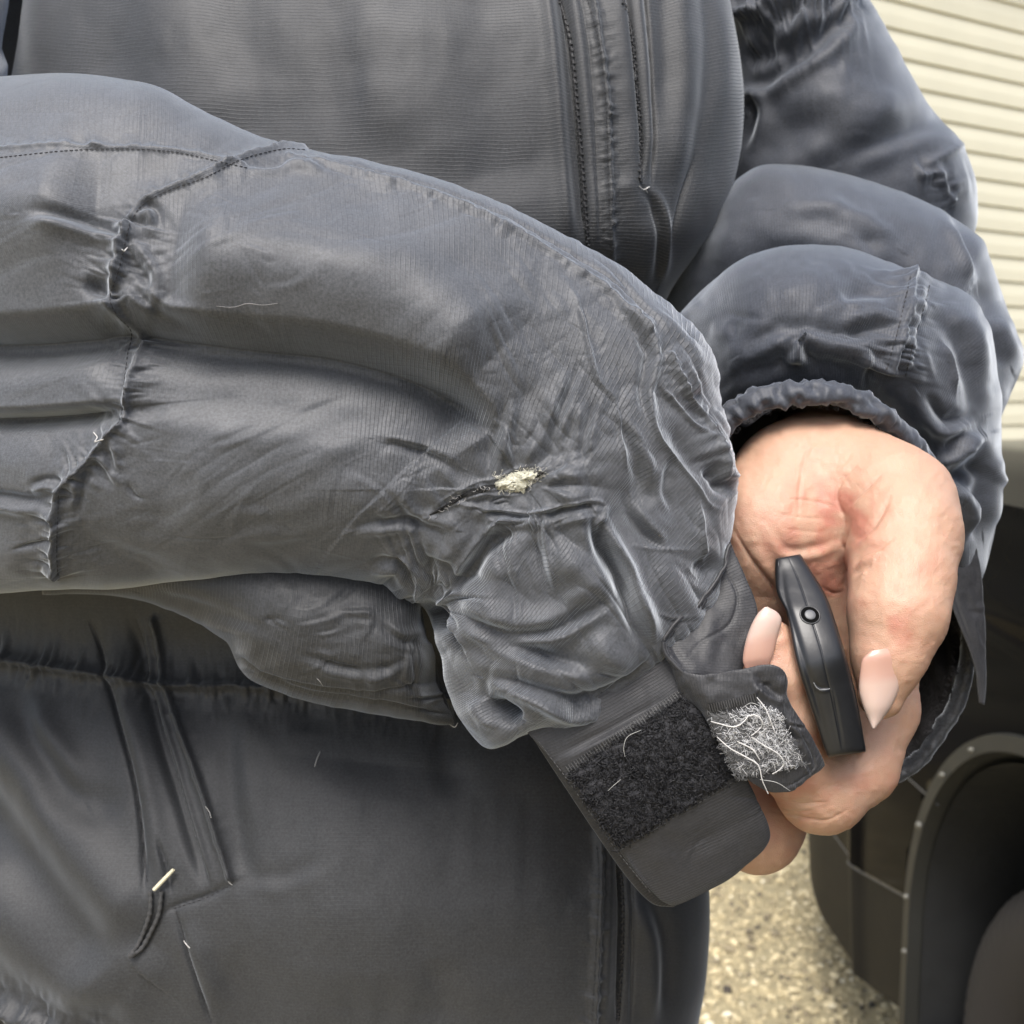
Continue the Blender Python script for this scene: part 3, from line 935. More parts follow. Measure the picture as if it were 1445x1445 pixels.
for k in range(70):
    t = random.random()
    if random.random() < 0.6:
        i = min(int(t * 5), 4); u_ = t * 5 - i
        x, y = [tear_pts[i][q] * (1 - u_) + tear_pts[i + 1][q] * u_ for q in (0, 1)]
    else:
        x, y = random.choice([(745, 664), (765, 668), (745, 690), (722, 694), (704, 690), (758, 674)])
    x += random.gauss(0, 3); y += random.gauss(0, 3)
    a = random.uniform(0, 6.28); l = random.uniform(3, 9)
    fr.append([(x, y), (x + math.cos(a) * l * .5, y + math.sin(a) * l * .5), (x + math.cos(a + .6) * l, y + math.sin(a + .6) * l)])
threads('frayed_edge', sl_, fr[:45], sl_.o, plain('frayed_nylon', (0.30, 0.29, 0.28), 0.8), 0.00016, 0.0010, kind='stuff')
threads('frayed_edge', sl_, fr[45:], sl_.o, M_THREAD, 0.00020, 0.0010, kind='stuff')

# ---- padding of the sleeve's underside, hanging behind the torn panel
under_rows = [
    (60, 800, .47, 60, 838, .47, .010, 0, 0),
    (150, 790, .47, 165, 842, .465, .020, 0, 0),
    (260, 780, .46, 262, 868, .46, .030, 0, 0),
    (330, 775, .455, 318, 905, .455, .034, 0, 0),
    (380, 775, .45, 345, 952, .45, .036, 5, 0),
    (450, 780, .45, 425, 986, .45, .036, 8, 0),
    (530, 800, .45, 530, 1008, .45, .034, 10, 0),
    (585, 825, .455, 590, 1017, .455, .030, 4, 0),
    (594, 850, .465, 618, 1023, .465, .020, 0, 0),
    (598, 900, .475, 640, 1021, .472, .008, 0, 0),
]
US = [('s', -1.8, 5, [(330, 945), (420, 965), (500, 978), (560, 975), (620, 960)]),
      ('f', 2.0, 8, [(420, 925), (480, 945), (540, 950), (580, 930)]),
      ('f', -2.0, 9, [(540, 880), (570, 900), (600, 895)]),
      ('s', -2.0, 5, [(590, 900), (585, 930), (590, 965), (575, 985)]),
      ('f', 2.0, 12, [(200, 840), (300, 870), (380, 900)]),
      ('s', -1.5, 4, [(300, 900), (340, 935), (420, 972), (530, 990), (640, 1010)]),
      ] + rand_creases(40, [(350, 850), (600, 860), (640, 1010), (420, 980)], 0.8, 5, 60, 0.2, 0.6, 22)
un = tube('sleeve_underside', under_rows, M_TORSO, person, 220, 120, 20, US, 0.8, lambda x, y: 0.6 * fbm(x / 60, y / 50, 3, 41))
threads('thread', un, [[(447, 957), (452, 962), (456, 969)]], un.o, r=0.00016)
threads('thread', un, [[(634, 1022), (642, 1026), (646, 1020)]], un.o, r=0.0003)

# ---- far upper arm of the held-out sleeve, only its edge shows at the left border
tube('upper_sleeve', [(-420, -700, .66, 30, -700, .66, .08, 0, 0), (-420, -300, .62, 14, -300, .62, .08, 0, 0), (-420, -100, .60, 14, -100, .60, .08, 0, 0), (-420, 0, .58, 13, 0, .58, .08, 0, 0),
                      (-430, 60, .56, 4, 60, .56, .07, 0, 0), (-430, 140, .54, 12, 112, .54, .06, 0, 0), (-470, 330, .54, -90, 330, .54, .06, 0, 0),
                      (-490, 560, .54, -160, 560, .54, .055, 0, 0)], M_FAR, person, 60, 60, 20,
     [('g', -4, 20, [(-40, 60), (0, 90), (30, 120)])])

# panel added behind the slit between arm and chest to make it dark
tube('slit_backing', [(-240, -700, .80, 160, -700, .80, .05, 0, 0), (-240, -200, .80, 160, -200, .80, .05, 0, 0), (-240, 150, .80, 160, 150, .80, .05, 0, 0), (-240, 600, .78, 160, 600, .78, .05, 0, 0)], M_FAR, person, 30, 40, 16)

# ---- the other sleeve: upper arm, elbow baffle, forearm baffle, gathered cuff
A_S = [
    ('g', 8.0, 60, [(1120, 110), (1200, 160), (1280, 200)]),
    ('f', 5.0, 34, [(1060, 245), (1110, 215), (1150, 195), (1185, 192)]),
    ('g', -6.0, 32, [(1180, 235), (1240, 215), (1300, 195), (1340, 190)]),
    ('f', 5.0, 20, [(1190, 230), (1250, 205), (1310, 185), (1355, 180)]),
    ('s', 4.0, 10, [(1300, 235), (1340, 215), (1365, 200)]),
    ('g', 4.0, 30, [(1330, 260), (1370, 250)]),
    ('p', -2.5, 5, [(1290, 250), (1320, 248), (1330, 272), (1345, 290)], 14, 1.6, 9),
    ('f', -5.0, 14, [(1045, 80), (1090, 70), (1140, 45), (1190, 15), (1215, -10)]),
    ('f', 6.0, 14, [(1040, 120), (1080, 125), (1110, 105), (1160, 70), (1205, 25)]),
    ('g', -8.0, 16, [(1048, 90), (1085, 62), (1110, 45)]),
    ('f', -5.0, 12, [(1045, 150), (1065, 140), (1070, 165), (1050, 215)]),
    ('p', -5.0, 6, [(1040, 20), (1100, 5), (1150, -5), (1210, -15)], 36, 4.5, 15),
    ('f', 4.0, 8, [(1062, 30), (1080, 10), (1095, -10)]),
    ('f', -4.0, 8, [(1085, 42), (1105, 15), (1115, -10)]),
    ('f', 4.0, 7, [(1118, 38), (1135, 12), (1140, -10)]),
    ('f', -4.0, 7, [(1150, 28), (1165, 8), (1170, -10)]),
]
ua = tube('upper_sleeve', [
    (880, -760, .68, 1060, -740, .66, .07, 0, 0), (960, -420, .70, 1110, -420, .68, .075, 0, 0), (1010, -160, .70, 1160, -180, .68, .065, 0, 0), (1015, -60, .69, 1195, -80, .67, .065, 0, 0),
    (1020, 20, .68, 1226, -2, .66, .07, 0, 0), (1020, 110, .68, 1298, 128, .66, .07, 0, 0),
    (1010, 200, .68, 1358, 205, .66, .07, 0, 0), (985, 280, .68, 1380, 265, .66, .065, 0, 0),
    (960, 350, .68, 1375, 330, .66, .06, 0, 0), (960, 420, .68, 1340, 400, .66, .05, 0, 0)],
    M_FAR, person, 260, 170, 24, A_S, 0.8, lambda x, y: 0.8 * fbm(x / 80, y / 70, 3, 51))
B_S = [
    ('g', 4.0, 40, [(1000, 380), (1080, 320), (1180, 330), (1280, 370)]),
    ('f', 5.0, 12, [(1335, 300), (1352, 330), (1372, 370), (1386, 395)]),
    ('f', -3.0, 18, [(1100, 300), (1180, 310), (1260, 350)]),
    ('s', 2.5, 5, [(1350, 425), (1370, 412), (1388, 385)]),
    ('f', -5.0, 14, [(1395, 450), (1412, 490), (1425, 515)]),
    ('g', -4.0, 14, [(1372, 380), (1395, 420), (1400, 470)]),
    ('f', 2.0, 14, [(1190, 390), (1260, 400), (1320, 420)]),
] + rand_creases(25, [(1000, 300), (1300, 280), (1420, 480), (1200, 440)], 0.8, 10, 90, 0.5, 0.5, 33)
tube('elbow_sleeve', [
    (925, 425, .64, 945, 470, .64, .015, 0, 0), (955, 372, .62, 985, 490, .61, .03, 0, 0),
    (1000, 305, .60, 1040, 470, .60, .04, 0, 0), (1058, 240, .59, 1080, 440, .59, .045, 0, 0),
    (1140, 234, .58, 1150, 430, .58, .05, 0, 0), (1250, 262, .58, 1230, 450, .57, .05, 0, 0),
    (1330, 298, .58, 1290, 470, .57, .05, 0, 0), (1386, 336, .58, 1330, 500, .57, .05, 0, 0),
    (1396, 360, .58, 1350, 530, .57, .045, 0, 0),
    (1420, 430, .58, 1370, 570, .57, .04, 0, 0), (1443, 508, .58, 1390, 600, .57, .03, 0, 0), (1425, 560, .58, 1400, 610, .58, .012, 0, 0)],
    M_FAR, person, 190, 130, 24, B_S, 0.8, lambda x, y: 0.6 * fbm(x / 60, y / 60, 3, 52))
C_S = [
    ('g', 3.5, 35, [(1030, 430), (1120, 405), (1200, 420)]),
    ('f', 3.0, 14, [(1050, 500), (1120, 470), (1200, 480), (1260, 470)]),
    ('p', -4.0, 5, [(1285, 388), (1278, 420), (1266, 470), (1250, 528)], 26, 2.2, 15),
    ('s', -1.5, 4, [(1312, 400), (1302, 440), (1290, 480), (1278, 535)]),
    ('g', 2.0, 10, [(1298, 394), (1288, 440), (1276, 490), (1264, 530)]),
    ('f', 5.0, 12, [(1100, 520), (1120, 500), (1126, 485), (1135, 505), (1150, 525)]),
    ('f', 3.5, 14, [(1180, 430), (1220, 420), (1265, 430)]),
    ('f', -3.0, 12, [(1190, 465), (1230, 455), (1262, 460)]),
    ('f', -4.0, 14, [(1320, 440), (1360, 480), (1380, 540), (1385, 600)]),
    ('g', 3.0, 14, [(1345, 430), (1375, 470), (1392, 530)]),
    ('f', 6.0, 12, [(1300, 560), (1330, 600), (1350, 600), (1385, 590)]),
    ('f', 6.0, 14, [(1310, 640), (1340, 640), (1370, 615), (1395, 610)]),
    ('f', 6.0, 14, [(1330, 690), (1365, 690), (1380, 720), (1372, 770)]),
    ('g', -5.0, 14, [(1325, 665), (1360, 668), (1395, 650)]),
    ('s', 3.0, 6, [(1330, 480), (1345, 520), (1350, 560)]),
    ('f', -5.0, 12, [(1390, 620), (1400, 680), (1395, 750)]),
    ('g', -4.0, 16, [(1020, 540), (1060, 525), (1120, 520), (1180, 520), (1230, 540)]),
] + rand_creases(35, [(1000, 400), (1280, 390), (1400, 500), (1400, 720), (1330, 700), (1290, 570), (1050, 520)], 1.1, 8, 60, 0.9, 0.8, 34)
fs = tube('forearm_sleeve', [
    (930, 480, .56, 985, 600, .55, .010, 0, 0), (955, 446, .54, 1008, 602, .53, .025, 0, 0),
    (1000, 400, .53, 1038, 580, .51, .040, 0, 0), (1060, 359, .52, 1080, 562, .50, .046, 0, 0),
    (1125, 345, .52, 1130, 552, .495, .05, 0, 0), (1205, 352, .52, 1185, 553, .495, .05, 0, 0),
    (1285, 384, .52, 1235, 566, .50, .05, 0, 0), (1345, 405, .525, 1276, 596, .505, .045, 0, 0),
    (1393, 455, .53, 1304, 636, .51, .042, 0, 0), (1409, 530, .535, 1320, 690, .515, .040, 0, 0),
    (1414, 620, .54, 1330, 740, .52, .036, 0, 0), (1409, 720, .54, 1335, 785, .53, .030, 0, 0),
    (1392, 800, .545, 1345, 830, .54, .018, 0, 0), (1380, 830, .55, 1352, 840, .55, .006, 0, 0)],
    M_FAR, person, 230, 150, 24, C_S, 0.8, lambda x, y: 0.7 * fbm(x / 50, y / 50, 3, 53))
stitches('stitching', fs, [[(1285, 390), (1278, 420), (1266, 470), (1250, 525)], [(1312, 402), (1302, 440), (1290, 480), (1278, 530)]], fs.o, r=0.0003)

# gathered elastic cuff round the wrist, with fleece lining inside
ring = np.array([(1018, 606, .462), (1050, 575, .456), (1100, 558, .452), (1150, 553, .450), (1202, 562, .451), (1250, 592, .458),
                 (1296, 638, .470), (1318, 690, .49), (1336, 755, .515), (1360, 850, .525), (1366, 925, .53), (1340, 1010, .535), (1262, 1095, .54),
                 (1150, 1080, .545), (1060, 960, .54), (1010, 800, .515), (1000, 690, .50)], float)
R_ = hermite(ring, 420, closed=True)
ctr = W(R_[:, 0], R_[:, 1], R_[:, 2])
sides = 40
T = np.roll(ctr, -1, 0) - np.roll(ctr, 1, 0); T /= np.linalg.norm(T, axis=1, keepdims=True)
cen = ctr.mean(0)
out = ctr - cen; out -= T * np.sum(out * T, 1, keepdims=True); out /= np.linalg.norm(out, axis=1, keepdims=True)
axs = np.cross(T, out)
ang = np.linspace(0, 2 * math.pi, sides, endpoint=False)
ii = np.arange(420)
per = lambda k: np.array([vnoise(np.minimum(ii, 420 - ii) / k, 0.5, 80)]).T
lump = 1 + 0.13 * vnoise(ii[:, None] / 3.6, ang[None, :] * 0.9, 81) + 0.12 * vnoise(ii[:, None] / 2.0, ang[None, :] * 1.3, 82)
lump -= 0.28 * np.exp(-((ang[None, :] - 5.6) / 0.16)**2)
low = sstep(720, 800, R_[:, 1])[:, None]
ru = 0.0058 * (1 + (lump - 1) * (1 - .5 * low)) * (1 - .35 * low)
V = ctr[:, None] + (out[:, None] * np.cos(ang)[None, :, None] * 0.85 + axs[:, None] * np.sin(ang)[None, :, None] * 1.25) * ru[..., None]
j = np.arange(sides)
Fc = np.vstack([grid_faces(420, sides), np.stack([419 * sides + j, 419 * sides + (j + 1) % sides, (j + 1) % sides, j], -1)])
uvr = np.stack(np.broadcast_arrays(ii[:, None] * 0.0009, ang[None, :] * 0.004), -1).reshape(-1, 2)
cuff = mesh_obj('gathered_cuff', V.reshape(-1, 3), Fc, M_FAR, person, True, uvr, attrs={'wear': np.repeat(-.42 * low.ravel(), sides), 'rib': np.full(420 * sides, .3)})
# lining: a sock of fleece running from the cuff back into the sleeve
deep = W(1190, 700, .66)
lay = []
for k in range(14):
    f = k / 13
    q = ctr * (1 - f) + (deep + (ctr - cen) * 0.75) * f
    bump = 1 + 0.03 * vnoise(ii / 9.0, f * 5, 83)[:, None]
    lay.append(cen + (q - cen) * bump - out * 0.002)
lay.append(np.repeat(deep[None], 420, 0))
Vl = np.stack(lay, 0)
Fl = grid_faces(15, 420)
mesh_obj('cuff_lining', Vl.reshape(-1, 3), Fl, M_LINING, cuff)
# ragged inner edge of the lining, little bright stitch ends at the bottom of the cuff
pl = Pile()
for k in range(900):
    i = random.randrange(0, 420)
    a = random.uniform(2.2, 4.0)
    p0 = ctr[i] + (out[i] * math.cos(a) * .85 + axs[i] * math.sin(a) * 1.2) * 0.0062
    dr = out[i] * math.cos(a) + axs[i] * math.sin(a) + np.array([random.gauss(0, .5) for _ in range(3)])
    dr /= np.linalg.norm(dr)
    V, Fc = pipe_arrays(np.array([p0, p0 + dr * .0012, p0 + dr * .002 + T[i] * random.gauss(0, .001)]), [0.0002, 0.00016, 0.00008], 3)
    pl.add(V, Fc)
pl.build('lining_pile', M_LINING, cuff, kind='stuff')

# loose cuff strap hanging on the far side of the wrist
tube('cuff_strap', [
    (1318, 742, .52, 1372, 752, .52, .0012, 0, 0), (1328, 790, .517, 1384, 800, .517, .0014, 0, 0), (1336, 835, .515, 1388, 850, .517, .0014, 0, 0),
    (1352, 880, .514, 1391, 890, .516, .0014, 0, 0), (1368, 920, .514, 1391, 925, .516, .0014, 0, 0), (1376, 948, .514, 1392, 953, .515, .0013, 0, 0),
    (1379, 975, .514, 1391, 978, .515, .0012, 0, 0), (1381, 992, .514, 1389, 995, .514, .0008, 0, 0)],
    M_BAND, cuff, 90, 36, 12, [('s', -0.5, 3, [(1332, 780), (1350, 850), (1376, 920)])] + rand_creases(14, [(1325, 750), (1385, 760), (1390, 930)], 0.5, 6, 40, 1.2, .5, 3))

# ---- open cuff tab of the torn sleeve with its hook-and-loop patches
band_rows = [
    (738, 1028, .405, 938, 920, .402, .0016, 6, 4),
    (770, 1062, .402, 965, 955, .398, .0016, 6, 4),
    (800, 1098, .400, 990, 985, .395, .0016, 4, 2),
    (830, 1140, .399, 1020, 1030, .393, .0016, 2, 0),
    (862, 1185, .400, 1050, 1090, .393, .0016, 2, 0),
    (890, 1222, .402, 1072, 1135, .395, .0016, 3, 2),
    (915, 1252, .404, 1085, 1168, .397, .0016, 6, 5),
    (932, 1270, .405, 1080, 1190, .399, .0015, 10, 8),
    (948, 1277, .406, 1050, 1220, .402, .0012, 8, 5),
]
BS = [('s', -0.9, 3, [(752, 1042), (800, 1105), (860, 1190), (915, 1258)]),
      ('g', 0.7, 5, [(745, 1035), (792, 1102), (850, 1188), (905, 1256)]),
      ('f', 1.0, 8, [(790, 1070), (860, 1035), (950, 985)]),
      ('g', -0.8, 14, [(940, 1210), (1000, 1185), (1060, 1150)]),
      ('s', 0.7, 4, [(880, 1200), (895, 1225), (925, 1262)]),
      ] + rand_creases(26, [(800, 1040), (930, 950), (1070, 1150), (940, 1250)], 0.35, 5, 50, -0.5, 0.4, 17)
band = tube('cuff_tab', band_rows, M_BAND, sl_.o, 260, 200, 20, BS, 0.9, lambda x, y: 0.25 * fbm(x / 50, y / 50, 2, 91),
            label='black cuff tab with a fuzzy loop patch')
# second layer showing along the tab's lower-left edge
tube('tab_lining', [(744, 1030, .411, 800, 1000, .411, .0012, 0, 0), (790, 1100, .408, 850, 1060, .408, .0012, 0, 0), (850, 1190, .408, 920, 1150, .408, .0012, 0, 0),
                    (890, 1245, .410, 960, 1210, .410, .0012, 0, 0), (922, 1276, .412, 975, 1240, .412, .0012, 0, 0), (950, 1280, .413, 980, 1262, .413, .0008, 0, 0)],
     M_BAND, band.o, 60, 30, 10)
M_LOOP = plain('loop_fibre', (0.006, 0.006, 0.0078), 0.55, noise=0.9, nscale=500)
def fuzz(name, sf, quad, n, parent, mat, r=0.00017, size=0.0026, seed=1, base=None, density=None):
    rr = np.random.default_rng(seed)
    q = np.array(quad, float)
    pts = []
    while len(pts) < n:
        a, b = rr.random(2)
        p = (q[0] * (1 - a) + q[1] * a) * (1 - b) + (q[3] * (1 - a) + q[2] * a) * b
        if density is None or rr.random() < density(a, b, p):
            pts.append(p)
    pts = np.array(pts)
    Q = on(sf, pts[:, 0], pts[:, 1], 0.0002)
    k = np.arange(7)
    vv, ff = [], []
    cnt = 0
    toc = (np.array([0, 0, CAM_H]) - Q); toc /= np.linalg.norm(toc, axis=1, keepdims=True)
    for p, nrm in zip(Q, toc):
        t = rr.normal(size=3); t -= nrm * t.dot(nrm) * 0.9; t /= np.linalg.norm(t)
        bno = np.cross(nrm, t)
        s = size * rr.uniform(0.5, 1.25)
        ph = np.linspace(0, math.pi * rr.uniform(1.0, 1.7), 7)
        path = p + (t[None] * (1 - np.cos(ph))[:, None] * 0.5 + nrm[None] * np.sin(ph * 0.9)[:, None] * rr.uniform(.25, .6)
                    + bno[None] * (np.sin(ph * 1.7) * rr.normal(0, .25))[:, None]) * s
        V, Fc = pipe_arrays(path, r * rr.uniform(.7, 1.3), 3)
        vv.append(V); ff.append(Fc + cnt); cnt += len(V)
    return mesh_obj(name, np.vstack(vv), np.vstack(ff), mat, parent, kind='stuff')
fuzz('filling_fluff', sl_, [(700, 672), (756, 662), (752, 684), (706, 694)], 260, fill, plain('pale_fluff', (.66, .64, .54), .9), r=.00007, size=.0022, seed=21)
fuzz('filling_fluff', sl_, [(748, 662), (772, 664), (766, 674), (746, 680)], 60, fill, plain('pale_fluff', (.66, .64, .54), .9), r=.00006, size=.0020, seed=22)
loop_quad = [(803, 1092), (972, 978), (1046, 1092), (872, 1196)]
# woven backing of the loop patch, standing proud of the tab
def overlay(name, sf, quad, mat, parent, lift, nu=40, nv=30, wob=1.5, bump=0.0003, seed=0, label=None):
    q = np.array(quad, float)
    a, b = np.linspace(0, 1, nu)[:, None], np.linspace(0, 1, nv)[None, :]
    ea = np.minimum(a, 1 - a) * 0; 
    X = (q[0, 0] * (1 - a) + q[1, 0] * a) * (1 - b) + (q[3, 0] * (1 - a) + q[2, 0] * a) * b
    Y = (q[0, 1] * (1 - a) + q[1, 1] * a) * (1 - b) + (q[3, 1] * (1 - a) + q[2, 1] * a) * b
    X = X + wob * vnoise(a * 9, b * 7, 100 + seed); Y = Y + wob * vnoise(a * 9, b * 7, 110 + seed)
    edge = np.minimum(np.minimum(a, 1 - a) * nu, np.minimum(b, 1 - b) * nv)
    top = on(sf, X.ravel(), Y.ravel(), 0).reshape(nu, nv, 3)
    tc_ = np.array([0, 0, CAM_H]) - top; tc_ /= np.linalg.norm(tc_, axis=-1, keepdims=True)
    h = lift * sstep(-0.6, 0.8, edge) + bump * vnoise(a * nu * .6, b * nv * .6, 120 + seed) * (edge > 0)
    P = np.concatenate([(top + tc_ * h[..., None]).reshape(-1, 3), (top - tc_ * 0.0004).reshape(-1, 3)])
    F1 = grid_faces(nu, nv, False)
    Fs = [F1, F1[:, ::-1] + nu * nv]
    bd = list(range(nv)) + [i * nv + nv - 1 for i in range(1, nu)] + [(nu - 1) * nv + k for k in range(nv - 2, -1, -1)] + [i * nv for i in range(nu - 2, 0, -1)]
    bd = np.array(bd); nx = np.roll(bd, -1)
    Fs.append(np.stack([bd, nx, nx + nu * nv, bd + nu * nv], -1))
    uv = np.stack(np.broadcast_arrays(a * .03, b * .03), -1).reshape(-1, 2)
    return mesh_obj(name, P, np.vstack(Fs), mat, parent, True, np.vstack([uv, uv]), label=label)
lp = overlay('loop_patch', band, loop_quad, plain('loop_tape', (0.016, 0.016, 0.019), 0.8, noise=.8, nscale=600, bump=.0006), band.o, 0.0009)
fuzz('loop_pile', band, loop_quad, 5200, lp, M_LOOP, r=.00014, seed=4, size=0.0027)
stitches('stitching', band, [[(800, 1086), (885, 1030), (966, 972)], [(876, 1199), (965, 1146), (1048, 1095)], [(760, 1046), (806, 1108), (864, 1192), (918, 1260)]], band.o, plain('grey_stitch', (.06, .06, .06), .7), r=.00022)
# ribbed woven edge above the loop patch
def ribs(name, sf, a0, a1, wpx, n, parent, mat, r=0.0003):
    pl = Pile()
    a0, a1 = np.array(a0, float), np.array(a1, float)
    dv = (a1 - a0) / np.linalg.norm(a1 - a0); nv_ = np.array([-dv[1], dv[0]])
    for k in range(n):
        c = a0 + (a1 - a0) * (k + .5) / n
        X = c + np.outer([-.5, 0, .5], nv_) * wpx
        V, Fc = pipe_arrays(on(sf, X[:, 0], X[:, 1], 0.0004), [r * .7, r, r * .7], 5)
        pl.add(V, Fc)
    return pl.build(name, mat, parent, kind='stuff')
M_RIB = plain('woven_edge', (0.05, 0.05, 0.05), 0.6)
ribs('woven_edge', band, (800, 1088), (968, 974), 13, 46, lp, M_RIB)
threads('thread', band, [[(905, 1030), (885, 1040), (880, 1055), (882, 1068)]], band.o, plain('grey_thread', (.4, .4, .38), .8), r=0.00018, lift=0.003)
threads('thread', band, [[(858, 1116), (866, 1108), (876, 1100)]], band.o, plain('grey_thread', (.4, .4, .38), .8), r=0.00014, lift=0.003)

# the tab's upper half folded back: inner face curling away, then the end with the worn hook patch
inner_rows = [
    (985, 800, .412, 1030, 764, .418, .0010, 0, 0), (992, 840, .410, 1052, 815, .412, .0010, 0, 0), (966, 872, .405, 1068, 858, .408, .0010, 0, 0),
    (940, 900, .400, 1066, 900, .404, .0010, 0, 0), (938, 925, .396, 1054, 930, .400, .0010, 0, 0), (958, 948, .393, 1042, 955, .397, .0010, 0, 0), (985, 962, .395, 1035, 962, .397, .0008, 0, 0)]
inn = tube('tab_inner_face', inner_rows, M_BAND, sl_.o, 110, 70, 12,
           [('s', -0.7, 3, [(1020, 800), (1040, 840), (1030, 880), (985, 910), (962, 940)]), ('g', .8, 12, [(1010, 850), (1000, 900), (1000, 940)]), ('f', .7, 6, [(950, 890), (946, 915), (965, 945)])], 0.9,
           lambda x, y: 0.25 * fbm(x / 30, y / 30, 2, 92))
# rolled hem: two thin edges, one above the other
for off, lf in ((0, .0), (7, .002)):
    P = hermite(np.array([(1030, 768), (1022, 800), (990, 848 + off), (960, 872 + off), (938 + off * .3, 900 + off), (940 + off, 922 + off), (962 + off, 946 + off), (985, 958 + off), (1010, 958 + off)], float), 90)
    Q = W(P[:, 0] + 1.2 * vnoise(np.arange(90) / 4.0, .5, 130), P[:, 1] + 1.2 * vnoise(np.arange(90) / 4.0, .5, 131), np.interp(np.arange(90), [0, 45, 89], [.412, .3965, .390]) + lf)
    V, Fc = pipe_arrays(Q, 0.0009, 7)
    mesh_obj('hem', V, Fc, M_BAND, inn.o, uv=np.zeros((len(V), 2)))
end_rows = [
    (936, 908, .396, 962, 985, .396, .0014, 0, 0), (955, 940, .393, 985, 1000, .393, .0015, 0, 0), (985, 952, .390, 1002, 1025, .390, .0016, 0, 0), (1040, 945, .387, 1030, 1075, .388, .0018, 0, 0),
    (1085, 938, .385, 1058, 1100, .387, .0018, 0, 0), (1108, 950, .385, 1080, 1116, .387, .0018, 0, 0), (1112, 985, .386, 1100, 1118, .387, .0018, 0, 0), (1138, 1028, .386, 1122, 1112, .387, .0017, 0, 0),
    (1160, 1068, .387, 1145, 1096, .387, .0014, 0, 0), (1164, 1080, .388, 1158, 1086, .388, .0008, 0, 0)]
ends_ = tube('tab_end', end_rows, M_BAND, sl_.o, 190, 120, 14,
             [('f', 1.4, 7, [(1060, 952), (1078, 972), (1098, 985), (1112, 982)]), ('f', -1.0, 7, [(1100, 1010), (1115, 1030), (1135, 1045)]), ('g', 1.0, 8, [(1110, 1000), (1130, 1040), (1140, 1075)]), ('s', -.8, 3, [(1095, 1115), (1130, 1100), (1150, 1080), (1130, 1035), (1105, 990)])]
             + rand_creases(20, [(1060, 945), (1105, 950), (1155, 1070), (1120, 1105)], 0.6, 4, 30, 1.0, .8, 19), 0.9,
             lambda x, y: 0.3 * fbm(x / 25, y / 25, 2, 93), label='folded-back tab end with a worn grey hook patch')
hook_quad = [(1000, 1010), (1088, 1000), (1136, 1078), (1040, 1098)]
hp = overlay('hook_patch', ends_, hook_quad, plain('hook_tape', (0.075, 0.075, 0.075), 0.9, noise=1.4, nscale=900, bump=.0008), ends_.o, 0.0010, seed=3)
fuzz('hook_lint', ends_, hook_quad, 2300, hp, plain('grey_lint', (0.15, 0.15, 0.15), 0.8, noise=1.2, nscale=500), r=.00010, size=.0021, seed=6)
fuzz('white_lint', ends_, [(1003, 1008), (1090, 998), (1130, 1075), (1050, 1090)], 1300, hp, plain('white_lint', (0.7, 0.7, 0.7), 0.8), r=.00007, size=.0028, seed=9,
     density=lambda a, b, p: 1.0 if (a > .45 and b < .45) or vnoise(p[0] / 18, p[1] / 18, 140) > .35 else .12)
ribs('woven_edge', ends_, (1000, 1000), (1068, 983), 12, 20, hp, M_RIB)
threads('white_stitching', ends_, [
    [(1003, 1018), (1018, 1022), (1035, 1026), (1048, 1020), (1056, 1010), (1070, 1010), (1076, 1022), (1066, 1034), (1060, 1038)],
    [(1060, 1040), (1078, 1052), (1098, 1064), (1106, 1076), (1100, 1086), (1090, 1092)],
    [(1012, 1040), (1030, 1056), (1052, 1068), (1070, 1080), (1075, 1100), (1084, 1120)],
    [(1040, 1046), (1062, 1058), (1072, 1072)], [(1068, 984), (1080, 1000), (1086, 1015), (1092, 1030)]], hp, r=.00042, lift=.0022)
threads('loose_fibre', ends_, [[(1072, 1100), (1095, 1104), (1115, 1116)], [(1046, 1000), (1060, 992), (1082, 1002)], [(1085, 1060), (1100, 1050), (1112, 1040)], [(1118, 1060), (1128, 1066), (1132, 1076)]], hp, plain('pale_fibre', (.5, .5, .48), .8), r=.00014, lift=.003, kind='stuff')

# ------------------------------------------------------------------ the hand (one continuous body surface from blended bone shapes)
def cone_sd(Q, a, b, ra, rb):
    e = b - a
    t = np.clip(((Q - a) @ e) / (e @ e), 0, 1)
    return np.linalg.norm(Q - a - t[:, None] * e, axis=1) - (ra + (rb - ra) * t)
def smin(a, b, k):
    h = np.maximum(k - np.abs(a - b), 0) / k
    return np.minimum(a, b) - h * h * k * 0.25
def chain(Q, J, k=0.003):
    d = None
    for (x0, y0, d0, r0), (x1, y1, d1, r1) in zip(J[:-1], J[1:]):
        v = cone_sd(Q, camspace(x0, y0, d0), camspace(x1, y1, d1), r0, r1)
        d = v if d is None else smin(d, v, k)
    return d
ARM = [(1215, 420, .680, .034), (1195, 560, .575, .030), (1178, 640, .515, .0285), (1168, 690, .478, .026)]
HEEL = [(1118, 688, .470, .0285), (1082, 752, .459, .0280), (1078, 830, .462, .021)]
THENAR = [(1196, 682, .468, .027), (1252, 720, .446, .0245), (1276, 765, .428, .0205)]
PLATE = [(1165, 690, .487, .020), (1172, 790, .466, .022), (1190, 900, .464, .020)]
PLATE2 = [(1110, 800, .487, .016), (1120, 920, .482, .015)]
WEB = [(1225, 800, .462, .021), (1238, 905, .455, .0165)]
THUMB = [(1277, 752, .424, .0200), (1272, 815, .412, .0192), (1266, 868, .402, .0178), (1254, 925, .3985, .0132), (1243, 982, .3975, .0088)]
INDEX = [(1248, 890, .455, .0150), (1243, 1000, .438, .0150), (1208, 1078, .428, .0165), (1158, 1112, .421, .0178), (1118, 1072, .413, .0150), (1106, 1010, .4075, .0140), (1099, 950, .403, .0122), (1090, 908, .4015, .0092)]
